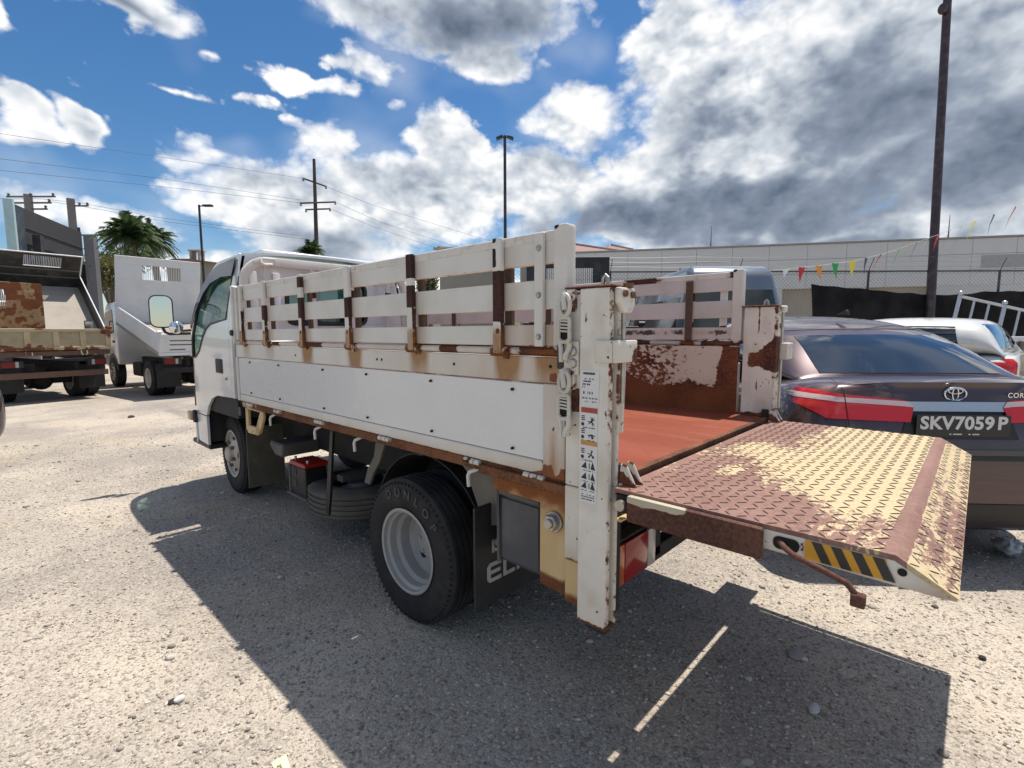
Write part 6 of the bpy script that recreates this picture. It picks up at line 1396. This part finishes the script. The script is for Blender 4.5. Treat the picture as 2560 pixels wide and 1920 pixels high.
# low hill on the horizon
hv = MB().grid(lambda u, v: ((lambda a, r: (math.cos(a) * r, math.sin(a) * r, (0 if v in (0., 1.) else (2.5 + 3.0 * vnoise(u * 14, v * 2 + 3)) * math.sin(v * math.pi))))(rad(15 + 100 * u), 90 + 60 * v)), 60, 6)
o = put('hill', hv.mesh('hill', 0, 1, 60), paint('hill_green', (.07, .085, .035), .9, dirt=.5, dirtcol=(.10, .085, .045), scale=.2)); o['kind'] = 'structure'

# ------------------------------------------------------------------ yellow pickup bed with ladder, digger, litter
lx, ly = fwd_right(8.6, 9.6)
pk = thing('utility_truck', 'yellow sided utility truck with white top rail and ladder rack', 'truck', (lx, ly, 0), f_rot)
m_yel = paint('old_yellow', (.42, .33, .12), .6, dirt=.4, dirtcol=(.28, .2, .08), scale=3)
bdz = lpart(pk, 'bed', MB().box(-1.35, 2.2, 0, 1.7, .62, .70), m_frame)
for k in range(6):
    for z in (.70, .88, 1.06): lpart(pk, 'side_panel', MB().box(-1.33 + k * .56, -1.33 + k * .56 + .545, -.03, .0, z, z + .17), m_yel, bdz)
lpart(pk, 'top_rail', MB().box(-1.37, 2.22, -.05, .06, 1.24, 1.33), m_bedwhite, bdz)
for x in (-1.0, -.42, .2, 1.2): lpart(pk, 'rack_post', MB().box(x - .03, x + .03, -.09, -.035, .66, 1.46 if x == -.42 else 1.25), m_grey, bdz)
lpart(pk, 'rack_arm', MB().box(-.8, -.40, -.09, -.04, 1.42, 1.46), m_steel, bdz)
for x in (-.7, 1.6):
    for y, fp in ((.12, False), (1.6, True)):
        w = wheel(pk, Vector((0, 0, 0)), .36, .2, .21, m_rimw, 'front', n=28, flip=fp)
        for o in [w] + list(w.children) + [q for c in w.children for q in c.children]: o.data.transform(Matrix.Translation((x, y, .36)) @ Matrix.Rotation(rad(90), 4, 'Z'))
lpart(pk, 'cab', MB().prism([(2.25, .5), (4.0, .5), (4.1, 1.0), (3.6, 1.2), (3.2, 1.8), (2.3, 1.85)], 'y', 0, 1.7), m_bedwhite, bevel=.06, seg=2); lpart(pk, 'side_window', MB().prism([(2.4, 1.2), (3.45, 1.2), (3.12, 1.72), (2.42, 1.76)], 'y', -.005, .004), m_dglass, bevel=0)
la0 = np.array(P(2396, 740, 8.9)); ldr = thing('ladder', 'silver aluminium ladder leaning over the yellow utility truck', 'ladder', (la0[0], la0[1], 0)); o3 = np.array([la0[0], la0[1], 0])
m_alu = paint('aluminium', (.52, .54, .56), .35, .7, dirt=.2, scale=10)
T0, T1 = np.array(P(2396, 740, 8.9)) - o3, np.array(P(2680, 803, 8.4)) - o3; U0, U1 = np.array(P(2378, 812, 8.9)) - o3, np.array(P(2660, 890, 8.4)) - o3
lpart(ldr, 'rail', MB().tube([tuple(T0), tuple(T1)], .026, 8), m_alu, bevel=0); lpart(ldr, 'rail', MB().tube([tuple(U0), tuple(U1)], .026, 8), m_alu, bevel=0)
for k in range(8):
    s = .015 + k * .135; lpart(ldr, 'rung', MB().tube([tuple(T0 + (T1 - T0) * s), tuple(U0 + (U1 - U0) * s)], .030 if k % 3 == 0 else .018, 8), m_alu, bevel=0)
for s in (.02, .42): lpart(ldr, 'foot', MB().ball(tuple(T0 + (T1 - T0) * s + np.array([0, 0, .06])), .04, 6), m_alu, bevel=0)
# yellow digger seen through the cab windows
ex = thing('excavator', 'yellow excavator seen through the cab windows', 'excavator', on_ground(556, 19.5), f_rot + .3)
m_dig = paint('digger_yellow', (.50, .36, .06), .5, dirt=.4, dirtcol=(.25, .17, .05), scale=2)
for y in (-.2, 1.7): lpart(ex, 'track', MB().prism(rrect(-1.5, 1.5, 0, .75, .36), 'y', y - .25, y + .25), m_dark, bevel=.02)
lpart(ex, 'undercarriage', MB().box(-1.0, 1.0, .05, 1.45, .25, .8), m_frame)
bd_ = lpart(ex, 'house', MB().prism([(-1.5, .85), (1.2, .85), (1.2, 1.9), (-.2, 2.1), (-1.3, 2.15), (-1.5, 1.7)], 'y', -.3, 1.8), m_dig, bevel=.06, seg=2)
lpart(ex, 'cab', MB().prism([(.1, 1.9), (1.25, 1.9), (1.15, 3.5), (.2, 3.55)], 'y', -.32, .65), m_dig, bevel=.05, seg=2); lpart(ex, 'cab_window', MB().box(.3, 1.05, -.335, -.318, 2.3, 3.3), m_dglass, bevel=0)
lpart(ex, 'boom', MB().prism([(1.0, 1.5), (1.3, 1.4), (2.0, 3.6), (3.4, 4.0), (3.4, 4.25), (1.7, 4.0)], 'y', .75, 1.05), m_dig, bevel=.02); lpart(ex, 'stick', MB().prism([(3.3, 4.3), (3.55, 4.2), (3.2, 2.2), (3.0, 2.2)], 'y', .78, 1.02), m_dig, bevel=.02)
lpart(ex, 'bucket', MB().prism([(2.7, 2.3), (3.3, 2.3), (3.4, 1.8), (3.0, 1.5), (2.6, 1.7)], 'y', .5, 1.3), m_frame, bevel=.03)
lpart(ex, 'ram', MB().cyl((1.3, .9, 1.6), (2.2, .9, 3.5), .07, 10), m_steel, bevel=0)
# yellow ticket lying on the gravel
tk = G(700, 1913, .008); e1 = (G(755, 1897, .008) - G(660, 1910, .008))[:2]; a_t = math.atan2(e1[1], e1[0])
tk_o = thing('paper_ticket', 'pale yellow paper ticket with printed digits lying on the gravel', 'paper', tuple(tk), math.atan2(*( (G(690, 1888, .008) - tk)[[1, 0]] )) )
mb = MB().grid(lambda u, v: (-.10 + u * .115, -.022 + v * .044, .012 + .006 * math.sin(u * 4) * (v - .5) + .004 * math.sin(u * 9)), 10, 4)
tp = lpart(tk_o, 'sheet', mb, plain('ticket_yellow', (.78, .76, .42), .7), bevel=0, solid=.0006)
me = text_mesh('039', .020, .0003, .0004); me.transform(Matrix.Translation((-.030, .008, .0165)) @ Matrix.Rotation(rad(180), 4, 'Z')); put('printed_digits', me, plain('ink_olive', (.08, .08, .03), .7), tk_o)
# plastic bag and single stones
def rock(px, py, r, label, col, seed, sc=(1, .8, .55)):
    g = np.random.default_rng(seed); p = G(px, py); bm = bmesh.new(); bmesh.ops.create_icosphere(bm, subdivisions=2, radius=r)
    for v in bm.verts: v.co = Vector((v.co.x * sc[0], v.co.y * sc[1], v.co.z * sc[2])) * (1 + .35 * (float(fbm(v.co.x / r * 1.5 + seed, v.co.y / r * 1.5 + v.co.z / r * 2.1, 2)) - .5)) 
    me = bpy.data.meshes.new('stone'); bm.to_mesh(me); bm.free(); me.shade_smooth(); me.set_sharp_from_angle(angle=rad(30))
    o = put('stone', me, paint('stone_%02d' % int(col[0] * 99), col, .9, dirt=.4, scale=30), loc=(p[0], p[1], r * sc[2] * .6)); tag(o, label, 'stone', None); return o
rock(448, 1752, .020, 'pale pebble beside a black one on open gravel', (.60, .58, .54), 1); rock(432, 1756, .016, 'black pebble touching a pale one on open gravel', (.03, .028, .025), 2)
rock(2456, 1648, .017, 'single black stone in the sun beyond the platform shadow', (.02, .017, .014), 3); rock(1990, 1640, .045, 'flat grey stone inside the platform shadow', (.33, .31, .29), 4, (1, .8, .3))
rock(2035, 1775, .028, 'whitish stone in the middle of the platform shadow', (.55, .53, .5), 5, (1.3, .7, .4)); rock(328, 1044, .05, 'small dark clod between the trucks', (.05, .045, .04), 6)
bg_ = G(2520, 1385)
me = MB().ball((0, 0, 0), .075, 14, (1.5, .8, .5)).mesh('plastic_bag', 0, 1, 25.)
for v in me.vertices: v.co *= 1 + 1.7 * (float(fbm(v.co.x * 26 + 3, v.co.y * 30 + v.co.z * 41, 3)) - .5)
o = put('plastic_bag', me, paint('bag_grey', (.42, .43, .44), .35, dirt=.3, scale=20), loc=(bg_[0], bg_[1], .05)); tag(o, 'crumpled grey plastic bag in the shade of the sedan', 'bag')
import OpenImageIO as oiio, numpy as np, sys
b=oiio.ImageBuf('/workdir/render_main.png'); a=b.get_pixels(oiio.FLOAT)[...,:3]*255
k=a.shape[1]/2560
for n,(x0,y0,x1,y1) in dict(lit=(300,1500,500,1650),shad=(1150,1650,1350,1800),panel=(900,960,1100,1110),sky=(300,100,450,200),deck=(1650,1060,1800,1140),cream=(2100,1200,2250,1300),col=(1465,1260,1520,1400),cab=(490,930,530,980)).items():
    print(n,a[int(y0*k):int(y1*k),int(x0*k):int(x1*k)].mean((0,1)).round(0))
